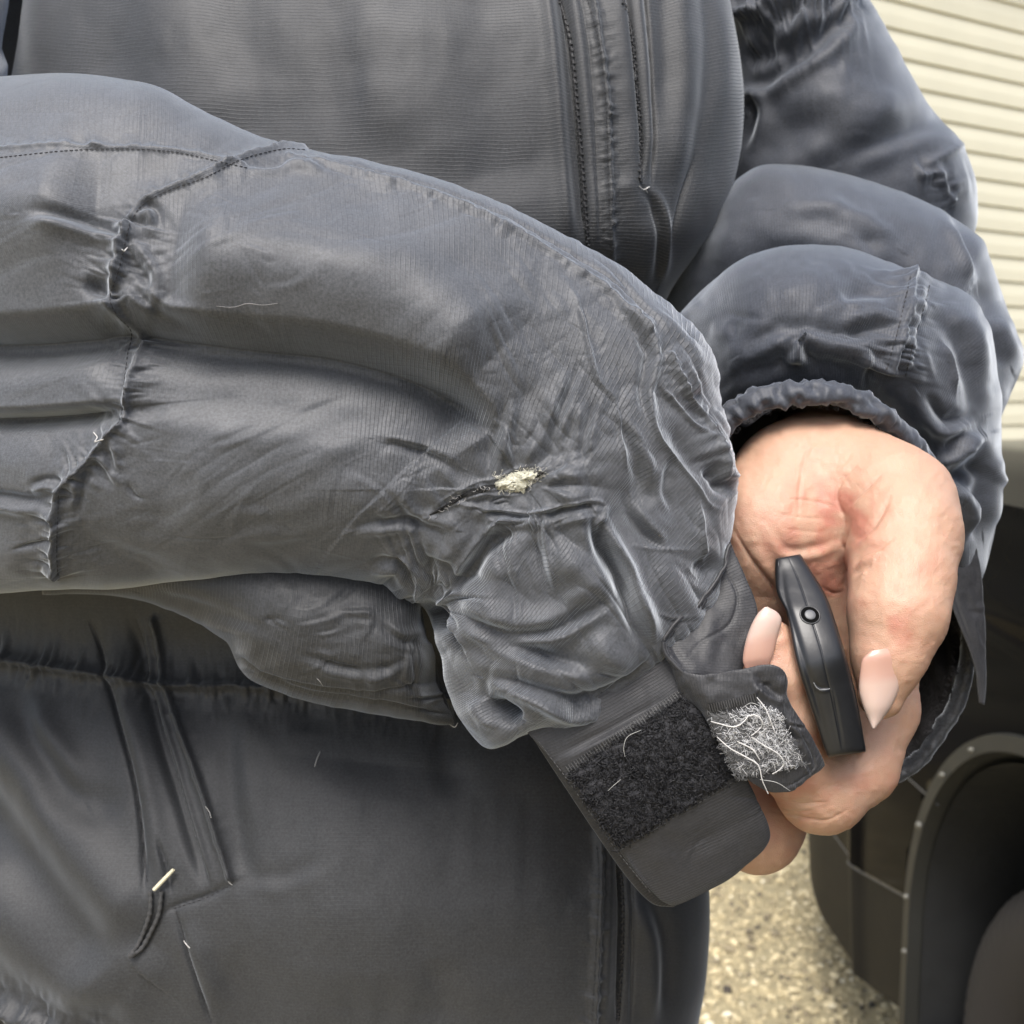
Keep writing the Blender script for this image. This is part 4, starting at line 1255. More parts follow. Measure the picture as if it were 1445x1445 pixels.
MIDDLE = [(1195, 930, .476, .0140), (1130, 1080, .462, .0150), (1066, 1165, .449, .0195), (1000, 1150, .440, .0150), (965, 1050, .432, .0130), (960, 980, .430, .0100)]
RING = [(1130, 930, .482, .0135), (1050, 1070, .474, .0135), (975, 1130, .464, .0150), (925, 1060, .455, .0130), (915, 990, .452, .0100)]
PINKY = [(1076, 830, .476, .0150), (1020, 960, .476, .0120), (950, 1030, .470, .0115), (905, 980, .464, .0100), (900, 930, .462, .0085)]
def hand_sd(Q):
    p = smin(chain(Q, HEEL, .01), chain(Q, PLATE, .01), .022)
    p = smin(p, chain(Q, PLATE2, .01), .015)
    p = smin(p, chain(Q, ARM, .02), .030)
    p = smin(p, smin(chain(Q, THENAR, .02), chain(Q, WEB, .01), .012), .010)
    t = chain(Q, THUMB, .006)
    p = smin(p, t, .009)
    f = chain(Q, INDEX, .004)
    for J in (MIDDLE, RING, PINKY):
        f = smin(f, chain(Q, J, .004), .0018)
    return smin(p, f, .004)
h_ = 0.0007
lo = np.array([(880 - 722.5) / F * .43, -.150, .372]); hi = np.array([.200, .172, .600])
n3 = (np.ceil((hi - lo) / h_ / 4).astype(int)) * 4
cc = [lo[i] + (np.arange(n3[i] // 4) * 4 + 1.5) * h_ for i in range(3)]
G = np.stack(np.meshgrid(*cc, indexing='ij'), -1).reshape(-1, 3)
coarse = hand_sd(G).reshape(n3 // 4)
fine = np.repeat(np.repeat(np.repeat(coarse, 4, 0), 4, 1), 4, 2).astype(np.float32)
act = np.abs(fine) < 0.0045
ai = np.argwhere(act)
for s0 in range(0, len(ai), 400000):
    blk = ai[s0:s0 + 400000]
    fine[blk[:, 0], blk[:, 1], blk[:, 2]] = hand_sd(lo + blk * h_)
def surface_nets(f):
    ins = f < 0
    c = sum(ins[i:ins.shape[0] - 1 + i, j:ins.shape[1] - 1 + j, k:ins.shape[2] - 1 + k].astype(np.int8) for i in (0, 1) for j in (0, 1) for k in (0, 1))
    cells = np.argwhere((c > 0) & (c < 8))
    idm = np.full(c.shape, -1, np.int32)
    idm[cells[:, 0], cells[:, 1], cells[:, 2]] = np.arange(len(cells))
    acc = np.zeros((len(cells), 3)); cnt = np.zeros(len(cells))
    for ax in range(3):
        o1, o2 = [q for q in range(3) if q != ax]
        for u in (0, 1):
            for v in (0, 1):
                a = cells.copy(); a[:, o1] += u; a[:, o2] += v
                b = a.copy(); b[:, ax] += 1
                fa, fb = f[a[:, 0], a[:, 1], a[:, 2]], f[b[:, 0], b[:, 1], b[:, 2]]
                m = (fa < 0) != (fb < 0)
                t = np.where(m, fa / np.where(m, fa - fb, 1), 0)
                pt = a.astype(float); pt[:, ax] += t
                acc[m] += pt[m]; cnt[m] += 1
    V = acc / cnt[:, None]
    Fs = []
    for ax in range(3):
        o1, o2 = [(1, 2), (2, 0), (0, 1)][ax]
        sa = [slice(None)] * 3; sb = [slice(None)] * 3
        sa[ax] = slice(0, -1); sb[ax] = slice(1, None)
        A, B = ins[tuple(sa)], ins[tuple(sb)]
        e = np.argwhere(A != B)
        e = e[(e[:, o1] > 0) & (e[:, o2] > 0) & (e[:, o1] < f.shape[o1] - 1) & (e[:, o2] < f.shape[o2] - 1)]
        q = []
        for u, v in ((0, 0), (1, 0), (1, 1), (0, 1)):
            p = e.copy(); p[:, o1] -= u; p[:, o2] -= v
            q.append(idm[p[:, 0], p[:, 1], p[:, 2]])
        q = np.stack(q, -1)
        fl = A[e[:, 0], e[:, 1], e[:, 2]]
        q[~fl] = q[~fl][:, ::-1]
        Fs.append(q)
    return V, np.vstack(Fs)
HV, HF = surface_nets(fine)
HF = HF[(HF >= 0).all(1)]
HV = lo + HV * h_
eps = 0.0006
def sd_grad(Q):
    return np.stack([hand_sd(Q + np.eye(3)[i] * eps) - hand_sd(Q - np.eye(3)[i] * eps) for i in range(3)], -1) / (2 * eps)
for _ in range(2):                                  # settle the vertices on the smooth surface
    g = sd_grad(HV); g /= np.linalg.norm(g, axis=1, keepdims=True) + 1e-9
    HV = HV - g * hand_sd(HV)[:, None] * 0.9
HN = sd_grad(HV); HN /= np.linalg.norm(HN, axis=1, keepdims=True)
hx, hy = 722.5 + HV[:, 0] / HV[:, 2] * F, 722.5 + HV[:, 1] / HV[:, 2] * F
facing = sstep(0.0, 0.35, -HN[:, 2])
# lines of the palm and finger joints, limited by depth so that each lies on its own finger
palm_m = facing * (HV[:, 2] > 0.40)
PL = [
    ('s', -0.7, 3, [(1155, 611), (1136, 647), (1129, 686), (1126, 736)]),
    ('s', -1.1, 4, [(1213, 653), (1188, 678), (1180, 700), (1186, 730), (1181, 764), (1191, 791), (1192, 833), (1186, 858)]),
    ('g', -2.6, 16, [(1200, 690), (1186, 730), (1184, 764), (1192, 800), (1192, 850)]),
    ('s', -1.3, 4, [(1244, 670), (1215, 695), (1194, 714)]),
    ('s', -1.5, 5, [(1257, 700), (1235, 739), (1210, 762), (1192, 778)]),
    ('s', -1.2, 4, [(1266, 769), (1227, 780), (1205, 795), (1193, 812)]), ('f', -1.6, 8, [(1266, 769), (1227, 780), (1205, 795), (1193, 812)]),
    ('f', -1.1, 6, [(1240, 798), (1215, 808), (1197, 825)]),
    ('g', 1.0, 9, [(1250, 750), (1220, 768), (1200, 790)]),
    ('s', -0.5, 3, [(1105, 703), (1140, 706), (1177, 714)]),
    ('s', -0.4, 3, [(1090, 722), (1130, 730), (1175, 732)]),
    ('s', -0.4, 3, [(1100, 745), (1140, 750), (1178, 750)]),
    ('f', 1.5, 9, [(1088, 752), (1111, 780), (1150, 778), (1183, 766)]),
    ('s', -1.6, 4, [(1030, 738), (1055, 783), (1078, 812), (1096, 835), (1108, 870)]),
    ('g', 1.2, 9, [(1062, 770), (1085, 805), (1102, 830)]),
    ('s', -0.8, 3, [(1160, 828), (1178, 838), (1192, 836)]),
    ('s', -0.8, 3, [(1085, 1142), (1120, 1152), (1165, 1158), (1205, 1138)]),
    ('s', -0.8, 3, [(1100, 1128), (1130, 1134), (1170, 1132)]),
    ('s', -0.5, 3, [(1080, 1128), (1110, 1143), (1150, 1146)]),
    ('f', 1.2, 7, [(1196, 1000), (1204, 1040), (1204, 1090)]),
    ('s', -0.6, 3, [(1295, 815), (1312, 825), (1330, 842)]), ('s', -0.5, 3, [(1288, 826), (1306, 836), (1324, 852)]), ('s', -0.4, 3, [(1280, 838), (1298, 848), (1316, 862)]),
    ('s', -0.6, 3, [(1222, 912), (1246, 906), (1272, 918), (1280, 940)]),
] + rand_creases(60, [(1050, 640), (1200, 620), (1300, 700), (1310, 860), (1200, 850), (1060, 760)], 0.16, 2.5, 35, .6, 1.2, 55) \
  + rand_creases(40, [(1075, 1110), (1210, 1080), (1220, 1130), (1150, 1170), (1090, 1155)], 0.2, 2, 40, .15, .3, 56)
sig = .95 * field(hx, hy, PL) * palm_m + 0.12 * fbm(hx / 14, hy / 14, 3, 58) * facing
HV = HV + HN * (sig * 0.001)[:, None]
def blob(x, y, s, a):
    return a * np.exp(-((hx - x)**2 + (hy - y)**2) / s**2)
red = blob(1140, 770, 50, .7) + blob(1195, 735, 38, .9) + blob(1185, 830, 40, .6) + blob(1275, 885, 40, .55) + blob(1140, 1010, 45, .8) + blob(1130, 1135, 55, .55) + blob(1160, 700, 60, .3) \
    + blob(1245, 1100, 40, .3) + blob(1290, 800, 50, .25) + blob(1085, 900, 40, .4) + blob(1060, 740, 50, .25)
red = .85 * red * np.clip(0.8 + 0.6 * fbm(hx / 25, hy / 25, 3, 66), 0, 2)
m_skin, nt, b = mat_new('skin')
tc = nd(nt, 'ShaderNodeTexCoord')
n1 = nd(nt, 'ShaderNodeTexNoise', Scale=110.0, Detail=6.0, Roughness=.7)
n2 = nd(nt, 'ShaderNodeTexNoise', Scale=1100.0, Detail=3.0)
vo = nd(nt, 'ShaderNodeTexVoronoi', Scale=1300.0, feature='DISTANCE_TO_EDGE')
for q in (n1, n2, vo):
    nt.links.new(tc.outputs['Object'], q.inputs['Vector'])
at = nd(nt, 'ShaderNodeAttribute', attribute_name='red')
f_ = mth(nt, 'ADD', at.outputs['Fac'], mth(nt, 'MULTIPLY', mth(nt, 'SUBTRACT', n1.outputs[0], 0.5), .75))
colr = ramp(nt, f_, [(0.0, (.465, .285, .195)), (0.45, (.45, .235, .160)), (1.0, (.42, .18, .125))])
nt.links.new(colr, b.inputs['Base Color'])
b.inputs['Roughness'].default_value = .48
b.inputs['Subsurface Weight'].default_value = .25
b.inputs['Subsurface Radius'].default_value = (.006, .002, .001)
b.inputs['Subsurface Scale'].default_value = 1.0
hgt = mth(nt, 'ADD', mth(nt, 'MULTIPLY', n2.outputs[0], .00012), mth(nt, 'MULTIPLY', vo.outputs['Distance'], .00030))
bp = nd(nt, 'ShaderNodeBump', Strength=.7, Distance=1.0)
nt.links.new(hgt, bp.inputs['Height']); nt.links.new(bp.outputs[0], b.inputs['Normal'])
body = mesh_obj('body', cam2world(HV), HF, m_skin, person, True, attrs={'red': red})

M_NAIL, nt, b = mat_new('nail')
b.inputs['Base Color'].default_value = (.74, .50, .45, 1)
b.inputs['Roughness'].default_value = .28
b.inputs['Coat Weight'].default_value = .15
b.inputs['Subsurface Weight'].default_value = .2
b.inputs['Subsurface Radius'].default_value = (.003, .0015, .001)
uvn = nd(nt, 'ShaderNodeUVMap'); sp = nd(nt, 'ShaderNodeSeparateXYZ'); nt.links.new(uvn.outputs[0], sp.inputs[0])
nz = nd(nt, 'ShaderNodeTexNoise', Scale=120.0); nt.links.new(uvn.outputs[0], nz.inputs['Vector'])
cn = ramp(nt, mth(nt, 'ADD', mth(nt, 'MULTIPLY', sp.outputs[0], 31.0), mth(nt, 'MULTIPLY', mth(nt, 'SUBTRACT', nz.outputs[0], .5), .1)), [(0.0, (.46, .26, .195)), (.30, (.47, .29, .23)), (.42, (.50, .36, .30)), (1.0, (.52, .41, .36))])
nt.links.new(cn, b.inputs['Base Color'])
tube('fingernail', [(1229, 918, .3862, 1261, 914, .3862, .0010, 0, 0), (1217, 930, .3866, 1270, 925, .3866, .0024, 0, 0), (1213, 950, .3875, 1275, 945, .3880, .0035, 0, 0), (1212, 975, .388, 1269, 972, .388, .0038, 0, 0),
                    (1218, 998, .388, 1258, 997, .388, .0036, 0, 0), (1225, 1015, .388, 1246, 1014, .388, .0024, 0, 0), (1231, 1028, .387, 1235, 1028, .387, .0008, 0, 0)],
     M_NAIL, body, 60, 40, 16, p=1.0, label='long pointed pale thumb nail')
tube('fingernail', [(1052, 944, .3925, 1084, 940, .3915, .0008, 0, 0), (1048, 932, .393, 1090, 926, .3915, .0022, 0, 0), (1052, 905, .393, 1098, 896, .3925, .0032, 0, 0), (1060, 882, .393, 1103, 876, .393, .0032, 0, 0),
                    (1069, 866, .393, 1097, 864, .393, .0022, 0, 0), (1078, 857, .393, 1083, 856, .393, .0008, 0, 0)],
     M_NAIL, body, 60, 40, 16, p=1.0, label='pale fingernail of the bent finger left of the fob')

# ------------------------------------------------------------------ key fob
M_FOB = plain('black_plastic', (0.010, 0.0105, 0.0115), .34, noise=.3, nscale=300, bump=0.00006, spec=.5)
fob = thing('key_fob', 'black plastic key fob held edge-on between thumb and finger', 'key fob', tuple(W(1160, 930, .405)))
seam = [(1112, 784), (1128, 822), (1143, 866), (1158, 915), (1166, 950), (1174, 985), (1188, 1056)]
fb = tube('case', [
    (1095, 788, .432, 1129, 782, .432, .021, 0, 0), (1094, 790, .431, 1131, 784, .431, .021, 0, 0), (1094, 812, .427, 1140, 798, .427, .021, 0, 0), (1097, 834, .421, 1162, 834, .418, .021, 0, 0), (1110, 866, .413, 1174, 862, .413, .0212, 0, 0),
    (1126, 938, .405, 1192, 920, .405, .0212, 0, 0), (1141, 985, .405, 1204, 964, .405, .021, 0, 0), (1152, 1018, .405, 1212, 1000, .405, .0205, 0, 0), (1163, 1056, .405, 1220, 1046, .405, .020, 0, 0), (1167, 1066, .405, 1222, 1058, .405, .0195, 0, 0),
    (1169, 1069, .405, 1221, 1061, .405, .018, 0, 0)],
    M_FOB, fob, 260, 120, 24, [('s', -.35, 1.3, seam), ('f', .5, 3, [(1148, 962), (1153, 970), (1160, 973), (1171, 972)]), ('f', .7, 6, [(1099, 800), (1103, 840), (1116, 885), (1132, 938), (1147, 985), (1167, 1062)]),
                               ('f', .25, 3, [(1172, 968), (1178, 1000), (1188, 1056)])], 0.09)
bc = on(fb, 1143, 868, 0)[0]
toc = np.cross(on(fb, 1152, 868)[0] - on(fb, 1133, 868)[0], on(fb, 1148, 884)[0] - on(fb, 1138, 852)[0])
toc /= np.linalg.norm(toc)
if toc.dot(np.array([0, 0, CAM_H]) - bc) < 0:
    toc = -toc
e1 = np.cross(toc, [0, 0, 1]); e1 /= np.linalg.norm(e1); e2 = np.cross(e1, toc)
def lathe(prof, c, n, sides=32):
    a = np.linspace(0, 2 * math.pi, sides, endpoint=False)
    V = [c + toc * hgt_ + (e1 * np.cos(t) + e2 * np.sin(t)) * r for r, hgt_ in prof for t in a]
    return np.array(V), grid_faces(len(prof), sides)
V, Fc = lathe([(.0040, -.0006), (.0040, .00020), (.0038, .00034), (.0034, .00034), (.0033, .0001), (.0032, -.0006)], bc, toc)
mesh_obj('button_ring', V, Fc, M_FOB, fob)
V, Fc = lathe([(.0034, -.0004), (.0034, .00026), (.0031, .00030), (.00001, .00030)], bc, toc); 
mesh_obj('button_gap_shade', V, Fc, plain('recess_shade', (.002, .002, .002), .9, spec=.1), fob)  # raised black disc; shade of the button's recess is put into its colour
V, Fc = lathe([(.0021, -.0005), (.0021, .00042), (.0019, .00056), (.0010, .0006), (.00001, .00062)], bc, toc)
mesh_obj('button', V, Fc, plain('button_plastic', (.085, .087, .092), .4), fob)
Q = on(fb, [1148, 1152, 1157, 1163, 1171], [963, 970, 973.5, 973.5, 972], .00015)
V, Fc = pipe_arrays(Q, .00018, 5)
mesh_obj('latch_edge', V, Fc, plain('pale_plastic_edge', (.20, .205, .21), .4), fob)  # thin pale line along the latch step

# ------------------------------------------------------------------ trouser legs and shoes below the jacket (out of the frame)
def pipe_part(name, path, r, mat, parent, sides=24):
    V, Fc = pipe_arrays(np.array(path, float), np.array(r), sides)
    return mesh_obj(name, V, Fc, mat, parent)
M_JEAN = plain('dark_denim', (.03, .035, .05), .85, noise=.5, nscale=200)
for sx in (-.23, -.05):
    pipe_part('trouser_leg', [(sx, .62, .86), (sx, .62, .6), (sx, .61, .35), (sx, .62, .10), (sx, .62, GZ + .05)], [.10, .095, .075, .065, .065], M_JEAN, person)
    V, Fc = pipe_arrays(np.array([(sx, .70, GZ + .05), (sx, .66, GZ + .055), (sx, .60, GZ + .05), (sx, .52, GZ + .04), (sx, .45, GZ + .035), (sx, .43, GZ + .035)]), [.02, .045, .05, .045, .035, .012], 16)
    V[:, 2] = np.maximum(V[:, 2], GZ + .002)
    mesh_obj('shoe', V, Fc, plain('shoe_leather', (.02, .018, .016), .5), person)

# ------------------------------------------------------------------ ground: pale gravel
m_g, nt, b = mat_new('gravel_bed')
tc = nd(nt, 'ShaderNodeTexCoord')
a1 = nd(nt, 'ShaderNodeTexNoise', Scale=1.6, Detail=4.0); a2 = nd(nt, 'ShaderNodeTexVoronoi', Scale=70.0); a3 = nd(nt, 'ShaderNodeTexNoise', Scale=45.0, Detail=6.0, Roughness=.75)
for q in (a1, a2, a3):
    nt.links.new(tc.outputs['Object'], q.inputs['Vector'])
mixf = mth(nt, 'ADD', mth(nt, 'MULTIPLY', a3.outputs[0], .65), mth(nt, 'MULTIPLY', a1.outputs[0], .42))
colr = ramp(nt, mixf, [(.30, (.13, .11, .08)), (.45, (.40, .34, .215)), (.58, (.59, .505, .31)), (.8, (.71, .63, .42))])
nt.links.new(colr, b.inputs['Base Color'])
b.inputs['Roughness'].default_value = .95
bp = nd(nt, 'ShaderNodeBump', Strength=1.0, Distance=.02)
nt.links.new(mth(nt, 'ADD', a3.outputs[0], mth(nt, 'MULTIPLY', a2.outputs['Distance'], .4)), bp.inputs['Height'])
nt.links.new(bp.outputs[0], b.inputs['Normal'])
mesh_obj('ground', [(-150, -100, GZ), (150, -100, GZ), (150, 200, GZ), (-150, 200, GZ)], [(0, 1, 2, 3)], m_g, None, False, kind='structure')
m_s, nt, b = mat_new('gravel_stone')
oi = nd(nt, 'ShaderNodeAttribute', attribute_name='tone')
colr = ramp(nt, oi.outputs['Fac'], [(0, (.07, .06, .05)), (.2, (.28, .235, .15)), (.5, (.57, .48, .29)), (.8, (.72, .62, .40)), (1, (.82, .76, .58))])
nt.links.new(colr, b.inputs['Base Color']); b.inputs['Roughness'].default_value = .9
r5 = np.random.default_rng(5)
ico = np.array([[0, 0, 1]] + [[.894 * math.cos(k * 1.2566), .894 * math.sin(k * 1.2566), .447] for k in range(5)] + [[.894 * math.cos(k * 1.2566 + .628), .894 * math.sin(k * 1.2566 + .628), -.447] for k in range(5)])
icf = [[0, 1 + k, 1 + (k + 1) % 5] for k in range(5)] + [[1 + k, 6 + k, 1 + (k + 1) % 5] for k in range(5)] + [[6 + k, 6 + (k + 1) % 5, 1 + (k + 1) % 5] for k in range(5)]
icf = np.array(icf)
NS = 26000
sx = r5.uniform(.05, 1.35, NS); sy = r5.uniform(1.3, 4.2, NS)
sz = r5.lognormal(math.log(.0042), .45, NS)
sc3 = r5.uniform(.6, 1.3, (NS, 3)) * np.array([1, 1, .7])
an = r5.uniform(0, 6.28, NS)
V = ico[None] * sc3[:, None] * (1 + .25 * r5.standard_normal((NS, 11, 1)))
ca, sa = np.cos(an)[:, None], np.sin(an)[:, None]
V = np.stack([V[..., 0] * ca - V[..., 1] * sa, V[..., 0] * sa + V[..., 1] * ca, V[..., 2]], -1) * sz[:, None, None]
V += np.stack([sx, sy, np.full(NS, GZ) + sz * .25], -1)[:, None]
Fc = icf[None] + (np.arange(NS) * 11)[:, None, None]
patchy = fbm(sx * 2.2, sy * 2.2, 3, 77)
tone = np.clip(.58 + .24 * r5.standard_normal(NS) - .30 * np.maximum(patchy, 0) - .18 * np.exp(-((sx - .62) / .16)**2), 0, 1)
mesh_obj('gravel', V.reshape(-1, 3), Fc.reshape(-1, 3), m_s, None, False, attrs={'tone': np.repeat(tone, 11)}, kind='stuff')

# ------------------------------------------------------------------ house with cream lap siding
house = thing('house', 'cream house wall of horizontal lap siding behind the person', 'house', (1.9, 5.0, GZ))
M_SID = plain('cream_vinyl', (.52, .50, .395), .55, noise=.14, nscale=6)
M_TRIM = plain('cream_trim', (.70, .66, .52), .5, noise=.08, nscale=5)
M_DARK = plain('dark_gap', (.03, .028, .022), .9)
wdir = np.array([math.sin(rad(62.5)), math.cos(rad(62.5)), 0]); wnor = np.array([wdir[1], -wdir[0], 0])     # towards the camera
w0 = np.array([(1420 - 722.5) / F * 5.0, 5.0, 0])
PITCHB = .1135
prof = [(0, 0), (.013, .004), (.0125, .054), (.0112, .057), (.0112, .060), (.003, .1125), (0, .1125)]        # (out, up): double lap
def board_mesh():
    V = []
    for s in (-4.5, 6.0):
        for o_, u_ in prof:
            V.append(wdir * s + wnor * o_ + np.array([0, 0, u_]))
    n = len(prof)
    Fc = [(i, (i + 1) % n, n + (i + 1) % n, n + i) for i in range(n)] + [tuple(range(n))[::-1], tuple(range(n, 2 * n))]
    me = bpy.data.meshes.new('siding_board')
    me.from_pydata([tuple(v) for v in V], [], Fc)
    me.materials.append(M_SID)
    return me
bm_ = board_mesh()
ztop = 1.2 + (545 / F) * 5.0 + .03
nb_ = 27
for k in range(nb_):
    o = bpy.data.objects.new('siding_board', bm_)
    o.location = Vector(tuple(w0 + np.array([0, 0, ztop - (k + 1) * PITCHB]))) - house.location
    link(o, house)
def obox(name, s0, s1, o0, o1, z0, z1, mat):
    V = [tuple(w0 + wdir * s + wnor * o_ + np.array([0, 0, z])) for s in (s0, s1) for o_ in (o0, o1) for z in (z0, z1)]
    return mesh_obj(name, V, [(0, 1, 3, 2), (4, 6, 7, 5), (0, 4, 5, 1), (2, 3, 7, 6), (0, 2, 6, 4), (1, 5, 7, 3)], mat, house, False)
obox('wall', -4.5, 6.0, -.2, -.001, GZ, ztop + .2, M_DARK)
obox('soffit_gap', -4.5, 6.0, 0, .06, ztop + .004, ztop + .05, M_DARK)
obox('fascia', -4.6, 6.1, .0, .09, ztop + .055, ztop + .26, M_TRIM)
obox('foundation', -4.5, 6.0, .0, .01, GZ, ztop - nb_ * PITCHB, plain('concrete', (.3, .29, .27), .9))
V = [tuple(w0 + wdir * s + wnor * o_ + np.array([0, 0, z])) for s in (-4.6, 6.1) for o_, z in ((.12, ztop + .27), (-2.0, ztop + 1.2), (-2.0, ztop + 1.1), (.10, ztop + .262))]
mesh_obj('roof', V, [(0, 1, 5, 4), (3, 7, 6, 2), (0, 4, 7, 3), (1, 2, 6, 5), (0, 3, 2, 1), (4, 5, 6, 7)], plain('roof_shingle', (.08, .075, .07), .95, noise=.5, nscale=20), house, False)

# ------------------------------------------------------------------ black car, flank along the view
car = thing('car', 'black car parked beside the cream house, wheel arch and tyre showing', 'car', (1.5, .6, GZ))
M_PAINT, nt, b = mat_new('black_paint')
b.inputs['Base Color'].default_value = (.004, .004, .0045, 1); b.inputs['Roughness'].default_value = .22
b.inputs['Coat Weight'].default_value = .0; b.inputs['Specular IOR Level'].default_value = .5; b.inputs['IOR'].default_value = 1.07
tc = nd(nt, 'ShaderNodeTexCoord'); dn_ = nd(nt, 'ShaderNodeTexNoise', Scale=4.0, Detail=8.0, Roughness=.7); nt.links.new(tc.outputs['Object'], dn_.inputs['Vector'])
nt.links.new(mth(nt, 'ADD', .04, mth(nt, 'MULTIPLY', dn_.outputs[0], .14)), b.inputs['Roughness'])
M_TRIMB = plain('grey_black_trim', (.013, .0125, .0115), .62, noise=.4, nscale=30, spec=.15)
M_LIP = plain('arch_lip', (.018, .019, .018), .55, noise=.4, nscale=40)
M_LINER = plain('arch_liner', (.016, .017, .018), .75, noise=.6, nscale=15, bump=.004)
M_TYRE = plain('tyre_rubber', (.032, .028, .026), .85, noise=.5, nscale=25)
FX, ACY, ACZ, AR = .650, 1.18, .36, .42        # flank plane, arch centre and radius
def flank_x(y, z):
    x = FX + 0 * y
    e = np.maximum(y - 2.08, 0)
    x = x + .60 * e * e + .004 * np.maximum(y - 1.84, 0)
    x = x - .014 * np.exp(-((y - 1.86) / .022)**2)                 # fold where the bumper turns the corner
    x = x + .10 * np.maximum(z - .98, 0)**1.0 * 1.2 + .10 * np.maximum(.5 - z, 0)**2
    x = x - .012 * np.exp(-((z - .93) / .03)**2)                   # shoulder crease
    return x
def sheet(name, ys, nz, zlo, zhi, mat, parent, off=0.0, skip_arch=True, thick=.004, arch_r=AR):
    Y, Z = np.meshgrid(ys, np.linspace(0, 1, nz), indexing='ij')
    Z = zlo(Y) + (zhi(Y) - zlo(Y)) * Z
    # snap points near the arch on to its edge
    r = np.where(Z > ACZ, np.hypot(Y - ACY, Z - ACZ), np.abs(Y - ACY))
    X = flank_x(Y, Z) - off
    inside = r < arch_r
    st = (ys[1] - ys[0]) * 1.3
    sn = np.abs(r - arch_r) < st * .75
    if skip_arch:
        f = np.where(sn, arch_r / np.maximum(r, 1e-6), 1)
        Z = np.where(Z > ACZ, ACZ + (Z - ACZ) * f, Z); Y = ACY + (Y - ACY) * f
        inside = inside & ~sn
    nu, nv = Y.shape
    V = np.stack([X, Y, Z], -1).reshape(-1, 3)
    Fg = grid_faces(nu, nv, False)
    if skip_arch:
        keep = ~inside.ravel()[Fg].any(1)
        Fg = Fg[keep]
    V2 = V.copy(); V2[:, 0] += thick
    o = mesh_obj(name, np.vstack([V, V2]), np.vstack([Fg[:, ::-1], Fg + len(V)]), mat, parent)
    return o
SEAM = lambda y: np.clip(.385 - .28 * (y - 1.6), .322, .46)
ysA = np.linspace(-1.7, 2.62, 260)
sheet('fender', ysA, 60, lambda y: SEAM(y) + .003, lambda y: 1.06 + 0 * y, M_PAINT, car)
sheet('lower_bumper', ysA, 26, lambda y: np.interp(y, [1.55, 1.63, 1.82, 2.1, 2.6], [.18, .17, .105, .085, .13]), lambda y: SEAM(y) - .002, M_TRIMB, car, off=-.003)
# bright line of the bumper seam
ys_ = np.linspace(1.60, 2.6, 50)
V, Fc = pipe_arrays(np.stack([flank_x(ys_, SEAM(ys_)) - .001, ys_, SEAM(ys_)], -1), .0013, 6)
mesh_obj('bumper_seam', V, Fc, plain('seam_edge', (.10, .10, .10), .4), car)
ys_ = np.linspace(1.50, 2.6, 50)
V, Fc = pipe_arrays(np.stack([flank_x(ys_, np.full(50, .60)) - .001, ys_, .585 - .02 * (ys_ - 1.5)], -1), .0012, 6)
mesh_obj('bumper_seam', V, Fc, plain('seam_edge', (.10, .10, .10), .4), car)
# arch lip, liner, clips
th = np.linspace(rad(-26), rad(206), 110)
def arc(r, x):
    # the opening runs straight down below the wheel's centre
    up_ = np.clip(th, 0, math.pi)
    return np.stack([np.full(110, x), ACY + r * np.cos(up_), ACZ + r * np.sin(up_) + .42 * (np.minimum(th, 0) + np.minimum(math.pi - th, 0))], -1)
lipV = np.stack([arc(AR + .003, FX - .001), arc(AR + .001, FX - .007), arc(AR - .021, FX - .007), arc(AR - .024, FX + .004), arc(AR - .036, FX + .05)], 1)
mesh_obj('arch_lip', lipV.reshape(-1, 3), grid_faces(110, 5, False), M_LIP, car, False)
linV = np.stack([arc(AR - .036, FX + .012), arc(AR - .040, FX + .06), arc(AR - .05, FX + .16), arc(AR - .05, FX + .42), arc(.02, FX + .43)], 1)
mesh_obj('arch_liner', linV.reshape(-1, 3), grid_faces(110, 5, False), M_LINER, car)
for a_, rr_ in ((rad(5), .0045), (rad(25), .0055), (rad(-8), .004), (rad(44), .004), (rad(60), .0035)):
    c = np.array([FX - .010, ACY + (AR - .012) * math.cos(a_), ACZ + (AR - .012) * math.sin(a_)])
    V, Fc = pipe_arrays(np.array([c + [.004, 0, 0], c + [-.001, 0, 0], c + [-.003, 0, 0], c + [-.0035, 0, 0]]), [rr_, rr_, rr_ * .7, .0002], 12)
    mesh_obj('clip', V, Fc, plain('clip_plastic', (.16, .155, .13), .45), car)
# mud flap piece at the foot of the arch
V, Fc = box_arrays((FX + .07, ACY + AR - .050, .175), (.11, .02, .03))
mesh_obj('splash_guard', V, Fc, M_LINER, car, False)
# bonnet, roof, glass and the far side, so that the car has its bulk
def xs_sheet(name, ys, prof_fn, mat):
    V = np.stack([prof_fn(y) for y in ys], 0)
    return mesh_obj(name, V.reshape(-1, 3), grid_faces(V.shape[0], V.shape[1], False), mat, car)
XB = 2.40
def bonnet(y):
    t = np.linspace(0, 1, 24)
    xl = flank_x(np.array([y]), np.array([1.06]))[0]
    x = xl + (XB - (xl - FX) - xl) * t
    e = np.minimum(t, 1 - t)
    z = 1.06 + .05 * sstep(0, .10, e) + .02 * np.sin(t * math.pi) - .05 * max(y - 2.0, 0)
    return np.stack([x, np.full(24, y), z], -1)
xs_sheet('bonnet', np.linspace(.95, 2.62, 40), bonnet, M_PAINT)
def front(y):
    t = np.linspace(0, 1, 24); xl = flank_x(np.array([2.62]), np.array([.7]))[0]
    return np.stack([xl + (XB - (xl - FX) - xl) * t, 2.62 + .14 * np.sin(t * math.pi) + 0 * t, np.full(24, y)], -1)
xs_sheet('front_bumper', np.linspace(.28, 1.04, 20), front, M_PAINT)
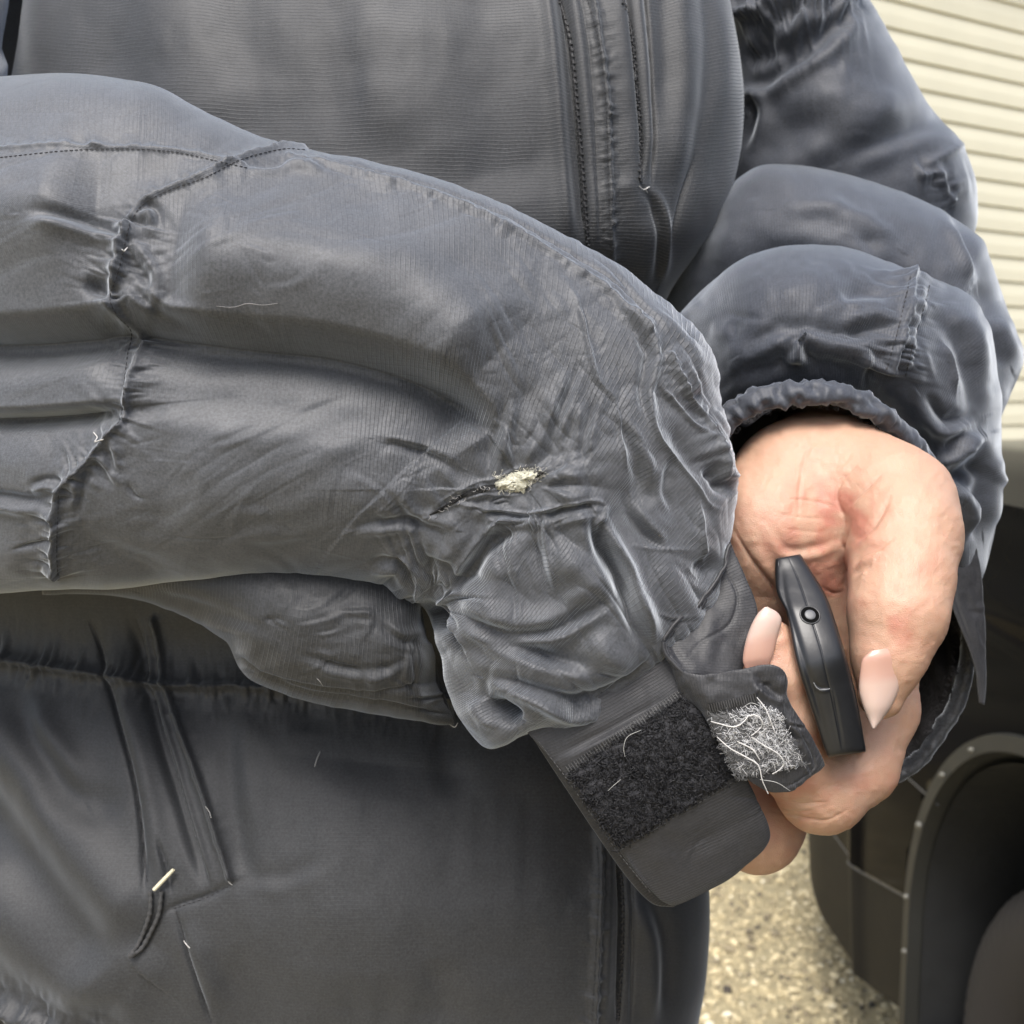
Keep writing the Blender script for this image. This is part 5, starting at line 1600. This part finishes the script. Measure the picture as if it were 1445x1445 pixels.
def cab(y):
    pts = [(FX + .02, 1.04), (FX + .05, 1.10), (FX + .17, 1.50), (FX + .26, 1.58), (XB - .26, 1.58), (XB - .17, 1.50), (XB - .05, 1.10), (XB - .02, 1.04)]
    k = sstep(.95, .25, y) * sstep(-2.2, -1.6, y)
    return np.array([[x, y, 1.04 + (z - 1.04) * k] for x, z in pts])
xs_sheet('cabin', np.linspace(-2.2, .95, 40), cab, M_PAINT)
mesh_obj('far_flank', [(XB, -1.7, .3), (XB, 2.62, .3), (XB, 2.62, 1.04), (XB, -1.7, 1.04)], [(0, 1, 2, 3)], M_PAINT, car, False)
mesh_obj('underbody', [(FX + .06, -1.7, .26), (XB - .02, -1.7, .26), (XB - .02, .8, .26), (FX + .06, .8, .26)], [(0, 1, 2, 3)], M_LINER, car, False)
mesh_obj('tail', [(FX, -1.7, .2), (XB, -1.7, .2), (XB, -1.7, 1.04), (FX, -1.7, 1.04)], [(0, 1, 2, 3)], M_PAINT, car, False)
# wheel
WR, WZ, WY, WX = .35, GZ + .35, 1.18, .700
wheel = None
def ring_mesh(profile, name, mat, parent, n=96, tread=0.0):
    a = np.linspace(0, 2 * math.pi, n, endpoint=False)
    V = []
    for x, r in profile:
        rr_ = r + tread * (np.arange(n) % 3 == 0) * (r > WR - .042)
        V.append(np.stack([np.full(n, x), WY + rr_ * np.cos(a), WZ + rr_ * np.sin(a)], -1))
    V = np.stack(V, 0)
    return mesh_obj(name, V.reshape(-1, 3), grid_faces(len(profile), n), mat, parent)
M_RIM = plain('alloy', (.35, .35, .36), .35, metal=.9)
wh = ring_mesh([(WX + .03, .185), (WX + .02, .19), (WX + .06, .14), (WX + .05, .06), (WX + .04, .001)], 'wheel', M_RIM, car, 64)
ring_mesh([(WX + .025, .185), (WX + .005, .20), (WX - .004, .262), (WX - .006, .285), (WX + .000, .312), (WX + .012, .330), (WX + .028, WR - .004), (WX + .05, WR), (WX + .20, WR), (WX + .22, WR - .015), (WX + .23, .22)], 'tyre', M_TYRE, wh, 240, tread=-.005)
for k in range(5):
    a_ = k * 2 * math.pi / 5
    c0, c1 = np.array([WX + .03, WY + .05 * math.cos(a_), WZ + .05 * math.sin(a_)]), np.array([WX + .02, WY + .18 * math.cos(a_), WZ + .18 * math.sin(a_)])
    V, Fc = pipe_arrays(np.linspace(c0, c1, 4), [.03, .024, .022, .028], 8)
    mesh_obj('spoke', V, Fc, M_RIM, wh)
